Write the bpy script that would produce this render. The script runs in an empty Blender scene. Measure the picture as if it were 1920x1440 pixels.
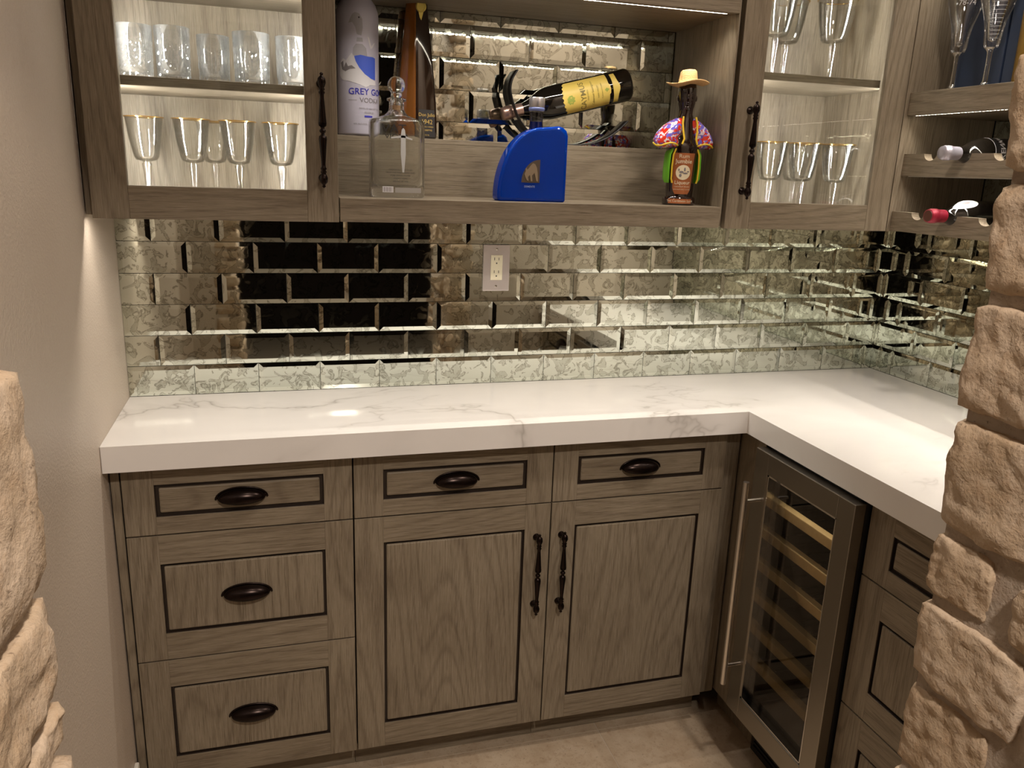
import bpy, bmesh, math, random
from mathutils import Vector, Matrix, noise
random.seed(7)
D = bpy.data; SC = bpy.context.scene; COL = SC.collection
PI = math.pi; rad = math.radians

# ------------------------------------------------------------ camera, world, exposure
def set_camera():
    loc = Vector((0.3611, -2.0833, 1.4879)); yaw, pitch, roll, f = -0.28898, -0.26084, 0.03621, 1506.2
    fw = Vector((-math.sin(yaw)*math.cos(pitch), math.cos(yaw)*math.cos(pitch), math.sin(pitch)))
    r = Vector((math.cos(yaw), math.sin(yaw), 0)); u = r.cross(fw)
    r2 = r*math.cos(roll)+u*math.sin(roll); u2 = -r*math.sin(roll)+u*math.cos(roll)
    cam = D.cameras.new('camera'); o = D.objects.new('camera', cam); COL.objects.link(o)
    cam.sensor_width = 36; cam.lens = 36*f/1920; cam.clip_start = 0.05
    m = Matrix((r2, u2, -fw)).transposed().to_4x4(); m.translation = loc
    o.matrix_world = m; SC.camera = o
set_camera()
w = D.worlds.new('world'); SC.world = w; w.use_nodes = True
w.node_tree.nodes['Background'].inputs[0].default_value = (0.30, 0.22, 0.16, 1)
w.node_tree.nodes['Background'].inputs[1].default_value = 0.03
SC.view_settings.view_transform = 'Standard'; SC.view_settings.look = 'None'
SC.view_settings.gamma = 1; SC.view_settings.exposure = 0.2
SC.view_settings.use_curve_mapping = False
SC.cycles.max_bounces = 10; SC.cycles.transparent_max_bounces = 24

def light_area(name, loc, direction, sx, sy, power, col=(1, .88, .72), spread=180, shape='RECTANGLE', along=None):
    l = D.lights.new(name, 'AREA'); l.shape = shape; l.size = sx
    if shape in ('RECTANGLE', 'ELLIPSE'): l.size_y = sy
    l.energy = power; l.color = col; l.spread = rad(spread)
    o = D.objects.new(name, l); COL.objects.link(o)
    z = -Vector(direction).normalized()
    x = Vector(along) if along else Vector((1, 0, 0))
    x = (x - z*x.dot(z)).normalized(); y = z.cross(x)
    m = Matrix((x, y, z)).transposed().to_4x4(); m.translation = Vector(loc); o.matrix_world = m
    return o
WARM = (1, .93, .83); NEUT = (1, .97, .94); CEIL = (1, .88, .77)
# ceiling downlights of the nook and of the room outside
light_area('ceiling_light', (0.62, -1.15, 2.48), (-.35, -.2, -1), .11, .11, 2.6, CEIL, 150, 'DISK')
light_area('ceiling_light', (1.45, -1.05, 2.48), (0, 0, -1), .11, .11, 7, CEIL, 150, 'DISK')
light_area('ceiling_light', (0.70, -2.50, 2.48), (0, .35, -1), .12, .12, 25, CEIL, 160, 'DISK')
# led strips under the wall cabinets and in the shelves
light_area('under_cabinet_light', (0.25, -0.288, 1.3776), (0, 0, -1), .47, .004, 1.05, WARM, 160)
light_area('under_cabinet_light', (0.945, -0.288, 1.3776), (0, 0, -1), .86, .004, 1.4, WARM, 160)
light_area('under_cabinet_light', (1.64, -0.288, 1.3776), (0, 0, -1), .46, .004, .75, WARM, 160)
light_area('under_rack_light', (1.93, -0.85, 1.367), (0, 0, -1), .95, .008, 1.05, WARM, 125, along=(0, 1, 0))
light_area('niche_light', (0.945, -0.300, 1.846), (0, .25, -1), .84, .006, 1.5, WARM, 115)
light_area('shelf_light', (1.905, -0.85, 1.652), (0, 0, -1), 1.02, .006, 1.3, WARM, 100, along=(0, 1, 0))
light_area('rack_light', (1.915, -0.85, 1.506), (0, 0, -1), 1.02, .006, 1.0, WARM, 100, along=(0, 1, 0))
light_area('top_shelf_light', (1.905, -0.85, 2.03), (0, 0, -1), 1.02, .006, 1.6, WARM, 110, along=(0, 1, 0))
light_area('fridge_light', (1.5085, -.633, .788), (.12, 0, -1), .22, .003, .06, (1, .9, .75), 150, along=(0, 1, 0))
light_area('cabinet_light', (0.052, -0.278, 1.72), (.7, .7, 0), .006, .62, 4.1, NEUT, 160, along=(0.7, -0.7, 0))
light_area('cabinet_light', (0.452, -0.278, 1.72), (-.7, .7, 0), .006, .62, 4.1, NEUT, 160, along=(0.7, 0.7, 0))
light_area('cabinet_light', (1.445, -0.278, 1.72), (.7, .7, 0), .006, .62, 4.1, NEUT, 160, along=(0.7, -0.7, 0))
light_area('cabinet_light', (1.845, -0.278, 1.72), (-.7, .7, 0), .006, .62, 1.5, NEUT, 160, along=(0.7, 0.7, 0))

# ------------------------------------------------------------ material helpers
def newmat(name):
    m = D.materials.new(name); m.use_nodes = True; nt = m.node_tree; nt.nodes.clear()
    out = nt.nodes.new('ShaderNodeOutputMaterial'); return m, nt, out
def N(nt, t, **k):
    n = nt.nodes.new('ShaderNode'+t)
    for a, v in k.items():
        if a.startswith('i_'):
            key = a[2:]; key = int(key) if key.isdigit() else key.replace('_', ' ')
            n.inputs[key].default_value = v
        else: setattr(n, a, v)
    return n
def L(nt, a, b): nt.links.new(a, b)
def ramp(nt, fac, stops):
    r = nt.nodes.new('ShaderNodeValToRGB'); L(nt, fac, r.inputs[0])
    while len(r.color_ramp.elements) < len(stops): r.color_ramp.elements.new(.5)
    for e, (p, c) in zip(r.color_ramp.elements, stops):
        e.position = p; e.color = (*c, 1) if len(c) == 3 else c
    return r.outputs[0]
def g(v): return (v, v, v)
def mixc(nt, fac, a, b, mode='MIX'):
    m = nt.nodes.new('ShaderNodeMix'); m.data_type = 'RGBA'; m.blend_type = mode
    for sock, v in ((m.inputs[0], fac), (m.inputs[6], a), (m.inputs[7], b)):
        if hasattr(v, 'is_linked'): L(nt, v, sock)
        elif isinstance(v, (int, float)): sock.default_value = v
        else: sock.default_value = (*v, 1)
    return m.outputs[2]
def M(nt, op, a, b=None, c=None):
    m = nt.nodes.new('ShaderNodeMath'); m.operation = op
    for s, v in zip(m.inputs, (a, b, c)):
        if v is None: continue
        if hasattr(v, 'is_linked'): L(nt, v, s)
        else: s.default_value = v
    return m.outputs[0]
def coords(nt, scale=(1, 1, 1), rnd=6.0):
    tc = N(nt, 'TexCoord'); oi = N(nt, 'ObjectInfo')
    cb = N(nt, 'CombineXYZ'); 
    L(nt, M(nt, 'MULTIPLY', oi.outputs['Random'], rnd), cb.inputs[0]); L(nt, M(nt, 'MULTIPLY', oi.outputs['Random'], rnd*1.7), cb.inputs[1]); L(nt, M(nt, 'MULTIPLY', oi.outputs['Random'], rnd*.6), cb.inputs[2])
    ad = N(nt, 'VectorMath', operation='ADD'); L(nt, tc.outputs['Object'], ad.inputs[0]); L(nt, cb.outputs[0], ad.inputs[1])
    mp = N(nt, 'Mapping'); mp.inputs['Scale'].default_value = scale; L(nt, ad.outputs[0], mp.inputs[0])
    return mp.outputs[0]
def noise_t(nt, vec, scale, detail=2, rough=.5, dist=0):
    n = N(nt, 'TexNoise'); n.inputs['Scale'].default_value = scale; n.inputs['Detail'].default_value = detail
    n.inputs['Roughness'].default_value = rough; n.inputs['Distortion'].default_value = dist
    L(nt, vec, n.inputs['Vector']); return n.outputs['Fac']
def bump(nt, h, strength, dist=.001):
    b = N(nt, 'Bump'); b.inputs['Strength'].default_value = strength; b.inputs['Distance'].default_value = dist
    L(nt, h, b.inputs['Height']); return b.outputs[0]
def simple(name, col, rough=.5, metal=0, bumpn=None, **k):
    m, nt, out = newmat(name); p = N(nt, 'BsdfPrincipled')
    p.inputs['Base Color'].default_value = (*col, 1); p.inputs['Roughness'].default_value = rough; p.inputs['Metallic'].default_value = metal
    for a, v in k.items(): p.inputs[a.replace('_', ' ')].default_value = v
    if bumpn:
        c = coords(nt); n = noise_t(nt, c, bumpn[0], 3); L(nt, bump(nt, n, bumpn[1], bumpn[2]), p.inputs['Normal'])
        col2 = mixc(nt, ramp(nt, n, [(.35, g(0)), (.7, g(1))]), tuple(x*.86 for x in col), col); L(nt, col2, p.inputs['Base Color'])
    L(nt, p.outputs[0], out.inputs[0]); return m

def wood(name, axis, tone=1.0, tint=(1, 1, 1)):
    m, nt, out = newmat(name); p = N(nt, 'BsdfPrincipled')
    s = [1, 1, 1]; s['xyz'.index(axis)] = .10
    v = coords(nt, tuple(s), 9)
    # cathedral figure: contour lines of a stretched field
    f = noise_t(nt, v, 4.2, 1.2, .45, .25)
    rings = M(nt, 'SINE', M(nt, 'MULTIPLY', f, 230.0))
    rings = ramp(nt, M(nt, 'MULTIPLY_ADD', rings, .5, .5), [(.5, g(0)), (.85, g(.45)), (1, g(1))])
    s2 = [1, 1, 1]; s2['xyz'.index(axis)] = .028
    v2 = coords(nt, tuple(s2), 5)
    fib = noise_t(nt, v2, 430, 4, .7)
    fib2 = noise_t(nt, v2, 800, 2, .6)
    blot = noise_t(nt, coords(nt, (1, 1, 1), 4), 5.5, 2, .5)
    def c(a): return tuple(x*y*tone for x, y in zip(a, tint))
    base = mixc(nt, ramp(nt, blot, [(.3, g(0)), (.7, g(1))]), c((.190, .152, .104)), c((.245, .202, .143)))
    base = mixc(nt, M(nt, 'MULTIPLY', rings, .5), base, c((.120, .090, .060)))
    base = mixc(nt, ramp(nt, fib, [(.50, g(0)), (.66, g(.65))]), base, c((.085, .062, .039)))
    base = mixc(nt, ramp(nt, fib2, [(.5, g(0)), (.75, g(.5))]), base, c((.36, .30, .235)))
    L(nt, base, p.inputs['Base Color']); p.inputs['Roughness'].default_value = .48
    p.inputs['Specular IOR Level'].default_value = .35
    L(nt, bump(nt, M(nt, 'ADD', fib, M(nt, 'MULTIPLY', rings, -.3)), .25, .0006), p.inputs['Normal'])
    L(nt, p.outputs[0], out.inputs[0]); return m
WX, WY, WZ = wood('grey_oak_along_x', 'x'), wood('grey_oak_along_y', 'y'), wood('grey_oak_along_z', 'z')
GLAZE = simple('dark_glaze', (.022, .013, .008), .5)
GAPSHADE = simple('painted_gap_shade', (.012, .009, .007), .8)  # near-black sheet on the carcass fronts, paints the shade inside the gaps

def quartz():
    m, nt, out = newmat('white_quartz'); p = N(nt, 'BsdfPrincipled'); v = coords(nt, (1, 1.6, 1), 0)
    wv = noise_t(nt, v, 1.5, 5, .55, .5)
    d = M(nt, 'ABSOLUTE', M(nt, 'SUBTRACT', wv, .5))
    vein = ramp(nt, d, [(0, g(.8)), (.003, g(.45)), (.010, g(.16)), (.04, g(0))])
    mask = ramp(nt, noise_t(nt, v, 3.1, 2), [(.45, g(0)), (.62, g(1))])
    cloud = ramp(nt, noise_t(nt, v, 4, 3, .5, .6), [(.4, g(0)), (.75, g(.5))])
    c = mixc(nt, cloud, (.74, .71, .68), (.66, .63, .60))
    c = mixc(nt, M(nt, 'MULTIPLY', vein, mask), c, (.40, .37, .34))
    L(nt, c, p.inputs['Base Color']); p.inputs['Roughness'].default_value = .13
    L(nt, p.outputs[0], out.inputs[0]); return m
QUARTZ = quartz()

def mirror(name='antique_mirror'):
    m, nt, out = newmat(name); p = N(nt, 'BsdfPrincipled'); v = coords(nt, (1, 1, 1), 3)
    n = noise_t(nt, v, 33, 3.5, .52, 1.1)
    d = M(nt, 'ABSOLUTE', M(nt, 'SUBTRACT', n, .545))
    line = ramp(nt, d, [(0, g(1)), (.012, g(.8)), (.030, g(0))])
    inner = ramp(nt, n, [(.545, g(0)), (.60, g(1))])
    n2 = noise_t(nt, v, 95, 3, .6, .4)
    speck = ramp(nt, n2, [(.52, g(0)), (.68, g(1))])
    c = mixc(nt, M(nt, 'MULTIPLY', inner, .6), (.75, .79, .71), (.50, .53, .45))
    c = mixc(nt, M(nt, 'MULTIPLY', M(nt, 'MULTIPLY', speck, inner), .5), c, (.30, .29, .23))
    c = mixc(nt, M(nt, 'MULTIPLY', line, .66), c, (.17, .165, .12))
    L(nt, c, p.inputs['Base Color']); p.inputs['Metallic'].default_value = 1
    L(nt, ramp(nt, n, [(.5, g(.025)), (.62, g(.09))]), p.inputs['Roughness'])
    L(nt, bump(nt, noise_t(nt, v, 9, 1), .06, .002), p.inputs['Normal'])
    L(nt, p.outputs[0], out.inputs[0]); return m
MIRROR = mirror()

def plaster():
    m, nt, out = newmat('beige_plaster'); p = N(nt, 'BsdfPrincipled'); v = coords(nt, (1, 1, 1), 0)
    n = noise_t(nt, v, 190, 3, .55); n2 = noise_t(nt, v, 60, 2, .5)
    p.inputs['Base Color'].default_value = (.52, .435, .355, 1); p.inputs['Roughness'].default_value = .42
    h = M(nt, 'ADD', ramp(nt, n, [(.4, g(0)), (.65, g(1))]), M(nt, 'MULTIPLY', n2, .6))
    L(nt, bump(nt, h, .35, .0015), p.inputs['Normal']); L(nt, p.outputs[0], out.inputs[0]); return m
PLASTER = plaster()
def stone(name, a, b, c_):
    m, nt, out = newmat(name); p = N(nt, 'BsdfPrincipled'); v = coords(nt, (1, 1, 1), 8)
    n = noise_t(nt, v, 13, 5, .62, .3); n2 = noise_t(nt, v, 55, 5, .65); n3 = noise_t(nt, v, 170, 3, .6)
    c = mixc(nt, ramp(nt, n, [(.35, g(0)), (.65, g(1))]), a, b)
    c = mixc(nt, ramp(nt, n2, [(.5, g(0)), (.72, g(.8))]), c, c_)
    c = mixc(nt, ramp(nt, n3, [(.62, g(0)), (.72, g(.7))]), c, tuple(x*.35 for x in c_))
    L(nt, c, p.inputs['Base Color']); p.inputs['Roughness'].default_value = .85
    L(nt, bump(nt, M(nt, 'ADD', n2, M(nt, 'MULTIPLY', n3, .5)), .42, .006), p.inputs['Normal'])
    L(nt, p.outputs[0], out.inputs[0]); return m
STONE = stone('limestone', (.42, .305, .195), (.54, .425, .315), (.39, .265, .16))
MORTAR = stone('mortar', (.36, .285, .22), (.40, .33, .26), (.28, .22, .17))
FLOORM = stone('travertine_tile', (.42, .32, .22), (.52, .42, .31), (.36, .26, .17))
FLOORM.node_tree.nodes['Principled BSDF'].inputs['Roughness'].default_value = .35
for n_ in FLOORM.node_tree.nodes:
    if n_.type == 'BUMP': n_.inputs['Strength'].default_value = .08
GROUT = simple('floor_grout', (.50, .42, .33), .8)
JOINT = simple('mirror_joint', (.055, .05, .04), .6)
BRONZE = simple('dark_bronze', (.018, .011, .009), .26, .85)
STEEL = simple('brushed_steel', (.30, .275, .235), .33, 1)
CHROME = simple('polished_metal', (.75, .73, .70), .12, 1)
SILVER = simple('satin_silver', (.62, .60, .62), .3, .85)
GOLD = simple('gold_rim', (.85, .55, .18), .18, 1)
BLACKP = simple('black_plastic', (.010, .010, .010), .4)
BLACKM = simple('black_metal', (.006, .005, .005), .38, 0)
IVORY = simple('ivory_plastic', (.80, .74, .56), .35)
WHITEP = simple('white_paint', (.72, .68, .60), .45)
SHELFW = simple('beech_shelf_front', (.70, .50, .23), .5, bumpn=(60, .1, .001))
CEILM = simple('ceiling_paint', (.55, .48, .40), .8)
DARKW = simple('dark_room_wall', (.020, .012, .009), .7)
NAVY = simple('navy_cardboard', (.020, .032, .065), .45)
NAVYD = simple('navy_seam', (.004, .006, .014), .5)
BARREL = simple('led_channel', (.35, .33, .30), .4, .6)
def emis(name, col, s):
    m, nt, out = newmat(name); e = N(nt, 'Emission'); e.inputs[0].default_value = (*col, 1); e.inputs[1].default_value = s
    L(nt, e.outputs[0], out.inputs[0]); return m
DIODE = emis('led_diode', (1, .9, .72), 22)
DIODEW = emis('led_diode_white', (1, .95, .86), 16)

def thin_glass(name, tint=(.97, .98, .97), edge=(.42, .44, .42), gloss=.95, rough=.015, ior=1.5, pw=2.0):
    m, nt, out = newmat(name)
    lw = N(nt, 'LayerWeight'); lw.inputs['Blend'].default_value = .5
    f = M(nt, 'POWER', lw.outputs['Facing'], pw)
    tr = N(nt, 'BsdfTransparent'); L(nt, mixc(nt, f, tint, edge), tr.inputs[0])
    gl = N(nt, 'BsdfGlossy'); gl.inputs['Roughness'].default_value = rough; gl.inputs[0].default_value = (gloss, gloss, gloss, 1)
    fr = N(nt, 'Fresnel'); fr.inputs['IOR'].default_value = ior
    fc = M(nt, 'MINIMUM', M(nt, 'MULTIPLY', fr.outputs[0], 1.0), .75)
    mx = N(nt, 'MixShader'); L(nt, fc, mx.inputs[0]); L(nt, tr.outputs[0], mx.inputs[1]); L(nt, gl.outputs[0], mx.inputs[2])
    L(nt, mx.outputs[0], out.inputs[0]); return m
PANE = thin_glass('cabinet_pane', (.97, .98, .965), (.8, .85, .8), .9, .005, 1.35)
CLEAR = thin_glass('clear_glassware', (.985, .988, .985), (.78, .80, .79), 1, .03, 1.65, 3.0)
CRYSTAL = thin_glass('cut_crystal', (.97, .975, .975), (.66, .68, .68), 1, .03, 1.9, 1.8)
def frosty(m, amt):      # cut edges scatter a little of the light that strikes them
    nt = m.node_tree; out = [n for n in nt.nodes if n.type == 'OUTPUT_MATERIAL'][0]; src = out.inputs[0].links[0].from_socket
    d = N(nt, 'BsdfTranslucent'); d.inputs[0].default_value = (.95, .95, .95, 1); mx = N(nt, 'MixShader'); mx.inputs[0].default_value = amt
    L(nt, src, mx.inputs[1]); L(nt, d.outputs[0], mx.inputs[2]); L(nt, mx.outputs[0], out.inputs[0])
frosty(CRYSTAL, .06)
DARKPANE = thin_glass('tinted_fridge_glass', (.95, .93, .90), (.6, .6, .6), .5, .01, 1.2)
def real_glass(name, col=(1, 1, 1), rough=0, ior=1.45, mixt=.0):
    m, nt, out = newmat(name); gl = N(nt, 'BsdfGlass'); gl.inputs[0].default_value = (*col, 1); gl.inputs['Roughness'].default_value = rough; gl.inputs['IOR'].default_value = ior
    tr = N(nt, 'BsdfTransparent'); tr.inputs[0].default_value = (*col, 1)
    mx = N(nt, 'MixShader'); mx.inputs[0].default_value = mixt; L(nt, gl.outputs[0], mx.inputs[1]); L(nt, tr.outputs[0], mx.inputs[2])
    L(nt, mx.outputs[0], out.inputs[0]); return m
DECANT = real_glass('decanter_glass', (.98, .985, .98), 0, 1.42, .12)
def blue():
    m, nt, out = newmat('blue_filled_glass'); gl = N(nt, 'BsdfGlass'); gl.inputs[0].default_value = (.01, .16, .9, 1); gl.inputs['Roughness'].default_value = .02; gl.inputs['IOR'].default_value = 1.4
    p = N(nt, 'BsdfPrincipled'); p.inputs['Base Color'].default_value = (0, .06, .50, 1); p.inputs['Roughness'].default_value = .05
    mx = N(nt, 'MixShader'); mx.inputs[0].default_value = .45; L(nt, p.outputs[0], mx.inputs[1]); L(nt, gl.outputs[0], mx.inputs[2]); L(nt, mx.outputs[0], out.inputs[0]); return m
BLUEG = blue()
DARKG = simple('dark_bottle_glass', (.006, .005, .004), .05, 0, Coat_Weight=1.0)
AMBER = simple('amber_glass', (.22, .072, .008), .08, 0, Coat_Weight=1.0, Transmission_Weight=.2)
FROST = simple('frosted_glass', (.52, .50, .60), .45, 0, Coat_Weight=.4, Coat_Roughness=.25)
COPPER = simple('copper_label', (.50, .17, .065), .38, .45)
CREAM = simple('cream_print', (.80, .70, .50), .5)
YELLOW = simple('yellow_label', (.78, .58, .13), .45)
YELEDGE = simple('yellow_trim', (.80, .55, .04), .3)
GREENP = simple('green_paint', (.16, .52, .03), .25)
GREENL = simple('green_leaf_print', (.36, .42, .08), .5)
BLUEP = simple('blue_print', (.04, .04, .38), .4)
BLUEW = simple('bright_blue_print', (.06, .12, .62), .35)
GREYP = simple('grey_print', (.22, .20, .21), .5)
GREYD = simple('pale_grey_print', (.36, .345, .38), .45)
WHITEPR = simple('white_print', (.66, .64, .67), .55)
BLACKPR = simple('black_print', (.02, .018, .018), .5)
GOLDPR = simple('gold_print', (.60, .42, .12), .4, .3)
PEWTER = simple('pewter_plaque', (.13, .10, .075), .45, .5)
PEWTERL = simple('pewter_relief', (.42, .34, .25), .35, .7)
STRAW = simple('straw', (.66, .42, .18), .8, bumpn=(320, .8, .002))
SKIN = simple('glazed_black_ceramic', (.016, .007, .006), .07, 0, Coat_Weight=1)
REDCAP = simple('red_foil', (.33, .015, .04), .32, .35)
SILCAP = simple('silver_foil', (.50, .48, .56), .32, .6)
PINKCAP = simple('rose_foil', (.46, .30, .25), .28, .75)
ETCH = simple('etched_white', (.52, .52, .52), .7)
def floral():
    m, nt, out = newmat('painted_flowers'); p = N(nt, 'BsdfPrincipled'); v = coords(nt, (1, 1, 1), 0)
    n = noise_t(nt, v, 75, 2, .5, .8); n2 = noise_t(nt, v, 130, 2, .5, .5)
    c = mixc(nt, ramp(nt, n, [(.50, g(0)), (.53, g(1))]), (.66, .035, .015), (.16, .13, .62))
    c = mixc(nt, ramp(nt, n2, [(.55, g(0)), (.59, g(1))]), c, (.80, .72, .80))
    L(nt, c, p.inputs['Base Color']); p.inputs['Roughness'].default_value = .12; p.inputs['Coat Weight'].default_value = .8
    L(nt, p.outputs[0], out.inputs[0]); return m
FLORAL = floral()

# ------------------------------------------------------------ mesh helpers
IDT = lambda u, v, w: (u, v, w)
BACKRUN = lambda u, v, w: (u, -w, v)        # u right, v up, w towards the room
RIGHTRUN = lambda u, v, w: (-w, -u, v)      # u = -y, w = -x
class MB:
    def __init__(s, T=IDT): s.v = []; s.f = []; s.m = []; s.T = T; s.sm = []
    def add(s, vs, fs, mi=0, smooth=False):
        b = len(s.v); s.v += [s.T(*p) for p in vs]
        s.f += [tuple(b+i for i in f) for f in fs]; s.m += [mi]*len(fs); s.sm += [smooth]*len(fs)
        return s
    def box(s, a0, a1, b0, b1, c0, c1, mi=0):
        vs = [(x, y, z) for x in (a0, a1) for y in (b0, b1) for z in (c0, c1)]
        return s.add(vs, [(0, 1, 3, 2), (4, 6, 7, 5), (0, 4, 5, 1), (2, 3, 7, 6), (0, 2, 6, 4), (1, 5, 7, 3)], mi)
    def prism(s, poly, h0, h1, mi=0, axis=2, smooth=False):
        n = len(poly)
        def P(p, h):
            if axis == 2: return (p[0], p[1], h)
            if axis == 1: return (p[0], h, p[1])
            return (h, p[0], p[1])
        vs = [P(p, h0) for p in poly]+[P(p, h1) for p in poly]
        s.add(vs, [tuple(range(n))[::-1], tuple(range(n, 2*n))], mi)
        s.add(vs, [(i, (i+1) % n, n+(i+1) % n, n+i) for i in range(n)], mi, smooth); return s
    def lathe(s, prof, n=24, mi=0, c=(0, 0, 0), axis='z', closed=True, sx=1, sy=1):
        vs = []
        for r, h in prof:
            for k in range(n):
                a = 2*PI*k/n; p = (r*math.cos(a)*sx, r*math.sin(a)*sy, h)
                if axis == 'x': p = (p[2], p[0], p[1])
                if axis == 'y': p = (p[0], p[2], p[1])
                vs.append((c[0]+p[0], c[1]+p[1], c[2]+p[2]))
        fs = [(i*n+k, i*n+(k+1) % n, (i+1)*n+(k+1) % n, (i+1)*n+k) for i in range(len(prof)-1) for k in range(n)]
        s.add(vs, fs, mi, True)
        if closed:
            b = len(prof)-1
            s.add([vs[k] for k in range(n)], [tuple(range(n))[::-1]], mi); s.add([vs[b*n+k] for k in range(n)], [tuple(range(n))], mi)
        return s
    def tube(s, pts, r, n=10, mi=0, closed=False):
        pts = [Vector(p) for p in pts]; vs = []; m = len(pts)
        for i, p in enumerate(pts):
            t = (pts[(i+1) % m]-pts[i-1]) if closed else (pts[min(i+1, m-1)]-pts[max(i-1, 0)])
            t.normalize(); a = t.orthogonal().normalized() if i == 0 else (a-t*a.dot(t)).normalized()
            b = t.cross(a); rr = r[i] if isinstance(r, (list, tuple)) else r
            vs += [tuple(p+(a*math.cos(2*PI*k/n)+b*math.sin(2*PI*k/n))*rr) for k in range(n)]
        e = m if closed else m-1
        fs = [(i*n+k, i*n+(k+1) % n, ((i+1) % m)*n+(k+1) % n, ((i+1) % m)*n+k) for i in range(e) for k in range(n)]
        s.add(vs, fs, mi, True)
        if not closed: s.add(vs[:n], [tuple(range(n))[::-1]], mi); s.add(vs[-n:], [tuple(range(n))], mi)
        return s
    def loft(s, rings, mi=0, smooth=True, cap=True):
        n = len(rings[0]); vs = [p for r in rings for p in r]
        s.add(vs, [(i*n+k, i*n+(k+1) % n, (i+1)*n+(k+1) % n, (i+1)*n+k) for i in range(len(rings)-1) for k in range(n)], mi, smooth)
        if cap: s.add(rings[0], [tuple(range(n))[::-1]], mi); s.add(rings[-1], [tuple(range(n))], mi)
        return s
def empty(name, loc, label=None, cat=None, group=None):
    o = D.objects.new(name, None); COL.objects.link(o); o.location = loc; o.empty_display_size = .05
    return tag(o, label, cat, group)
def tag(o, label=None, cat=None, group=None, kind=None):
    if label: o['label'] = label
    if cat: o['category'] = cat
    if group: o['group'] = group
    if kind: o['kind'] = kind
    return o
ORG = {}
def build(name, mb, mats, parent=None, org=None, bev=0, sol=0, fixn=True, label=None, weld=False):
    """mesh given in world coordinates; origin at org (or the parent's origin)"""
    me = D.meshes.new(name); 
    o = D.objects.new(name, me); COL.objects.link(o)
    base = Vector(ORG.get(parent.name, parent.location)) if parent is not None else Vector(org or (0, 0, 0))
    if parent is not None: o.parent = parent
    else: o.location = base
    ORG[o.name] = tuple(base)
    me.from_pydata([tuple(Vector(p)-base) for p in mb.v], [], mb.f)
    for m in (mats if isinstance(mats, (list, tuple)) else [mats]): me.materials.append(m)
    me.polygons.foreach_set('material_index', mb.m); me.polygons.foreach_set('use_smooth', mb.sm)
    if fixn or weld:
        bm = bmesh.new(); bm.from_mesh(me)
        if weld: bmesh.ops.remove_doubles(bm, verts=bm.verts, dist=1e-5)
        if fixn: bmesh.ops.recalc_face_normals(bm, faces=bm.faces)
        bm.to_mesh(me); bm.free()
    if bev:
        b = o.modifiers.new('bevel', 'BEVEL'); b.width = bev; b.segments = 2; b.limit_method = 'ANGLE'; b.angle_limit = rad(40)
    if sol:
        q = o.modifiers.new('solidify', 'SOLIDIFY'); q.thickness = sol; q.offset = 0
    if label: o['label'] = label
    return o
def copy_tree(o, loc, rz=None, label=None, scale=None):
    r = o.copy(); COL.objects.link(r); r.location = loc
    if rz is not None: r.rotation_euler = (0, 0, rz)
    if scale: r.scale = (scale,)*3
    if label: r['label'] = label
    for c in o.children:
        k = c.copy(); COL.objects.link(k); k.parent = r
        for c2 in c.children:
            k2 = c2.copy(); COL.objects.link(k2); k2.parent = k
    return r
_tc = {}
def text_geo(body, size, align='CENTER', bold=0):
    cu = D.curves.new('tmp', 'FONT'); cu.body = body; cu.size = size; cu.align_x = align; cu.align_y = 'CENTER'; cu.resolution_u = 3
    if bold: cu.offset = bold
    o = D.objects.new('tmp', cu); COL.objects.link(o)
    dg = bpy.context.evaluated_depsgraph_get(); dg.update(); me = o.evaluated_get(dg).to_mesh()
    vs = [tuple(v.co) for v in me.vertices]; fs = [tuple(p.vertices) for p in me.polygons]
    o.evaluated_get(dg).to_mesh_clear(); D.objects.remove(o); D.curves.remove(cu)
    return vs, fs
def text(mb, body, size, fn, mi=0, align='CENTER', bold=0):
    vs, fs = text_geo(body, size, align, bold); mb.add([fn(x, y) for x, y, _ in vs], fs, mi); return mb

# ------------------------------------------------------------ room shell
W = 2.1741; FZ = -0.045; H = 0.914; CZ = 2.50; P = 0.153; Q = 0.076; YR = -1.39; YL = -1.52
def struct(name, mb, mats, **k): return tag(build(name, mb, mats, **k), kind='structure')
floor = struct('floor', MB().box(-.15, 4.2, -5.6, .12, FZ-.06, FZ-.0012), GROUT)
tile_m = {}
gx, gy, ts = 1.188, -.285, .61
def floor_tile(x0, x1, y0, y1):
    mb = MB().box(x0+.0015, x1-.0015, y0+.0015, y1-.0015, FZ-.004, FZ)
    cx, cy = (x0+x1)/2, (y0+y1)/2
    mb.v = [(a-cx, b-cy, c) for a, b, c in mb.v]
    o = build('tile', mb, FLOORM); o.parent = floor; o.location = (cx, cy, 0)
for i in range(-2, 2):
    for j in range(0, 4):
        x0, x1 = max(gx+i*ts, 0), min(gx+(i+1)*ts, W); y1, y0 = gy-j*ts, gy-(j+1)*ts
        if x1 > x0: floor_tile(x0, x1, y0, y1)
    x0, x1 = max(gx+i*ts, 0), min(gx+(i+1)*ts, W)
    if x1 > x0: floor_tile(x0, x1, gy, -.22)
ceiling = struct('ceiling', MB().box(-.15, 4.2, -5.6, .12, CZ, CZ+.05), CEILM)
wall_left = struct('wall_left', MB().box(-.12, 0, -1.95, .12, FZ, CZ), PLASTER)
wall_back = struct('wall_back', MB().box(-.12, W+.12, .006, .12, FZ, CZ), JOINT)
wall_right = struct('wall_right', MB().box(W+.006, W+.12, -1.95, .006, FZ, CZ), JOINT)
struct('baseboard_left', MB().box(0, .014, -1.5, -.345, FZ, .115).box(0, .010, -1.5, -.345, .115, .132), WHITEP, bev=.003)
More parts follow.
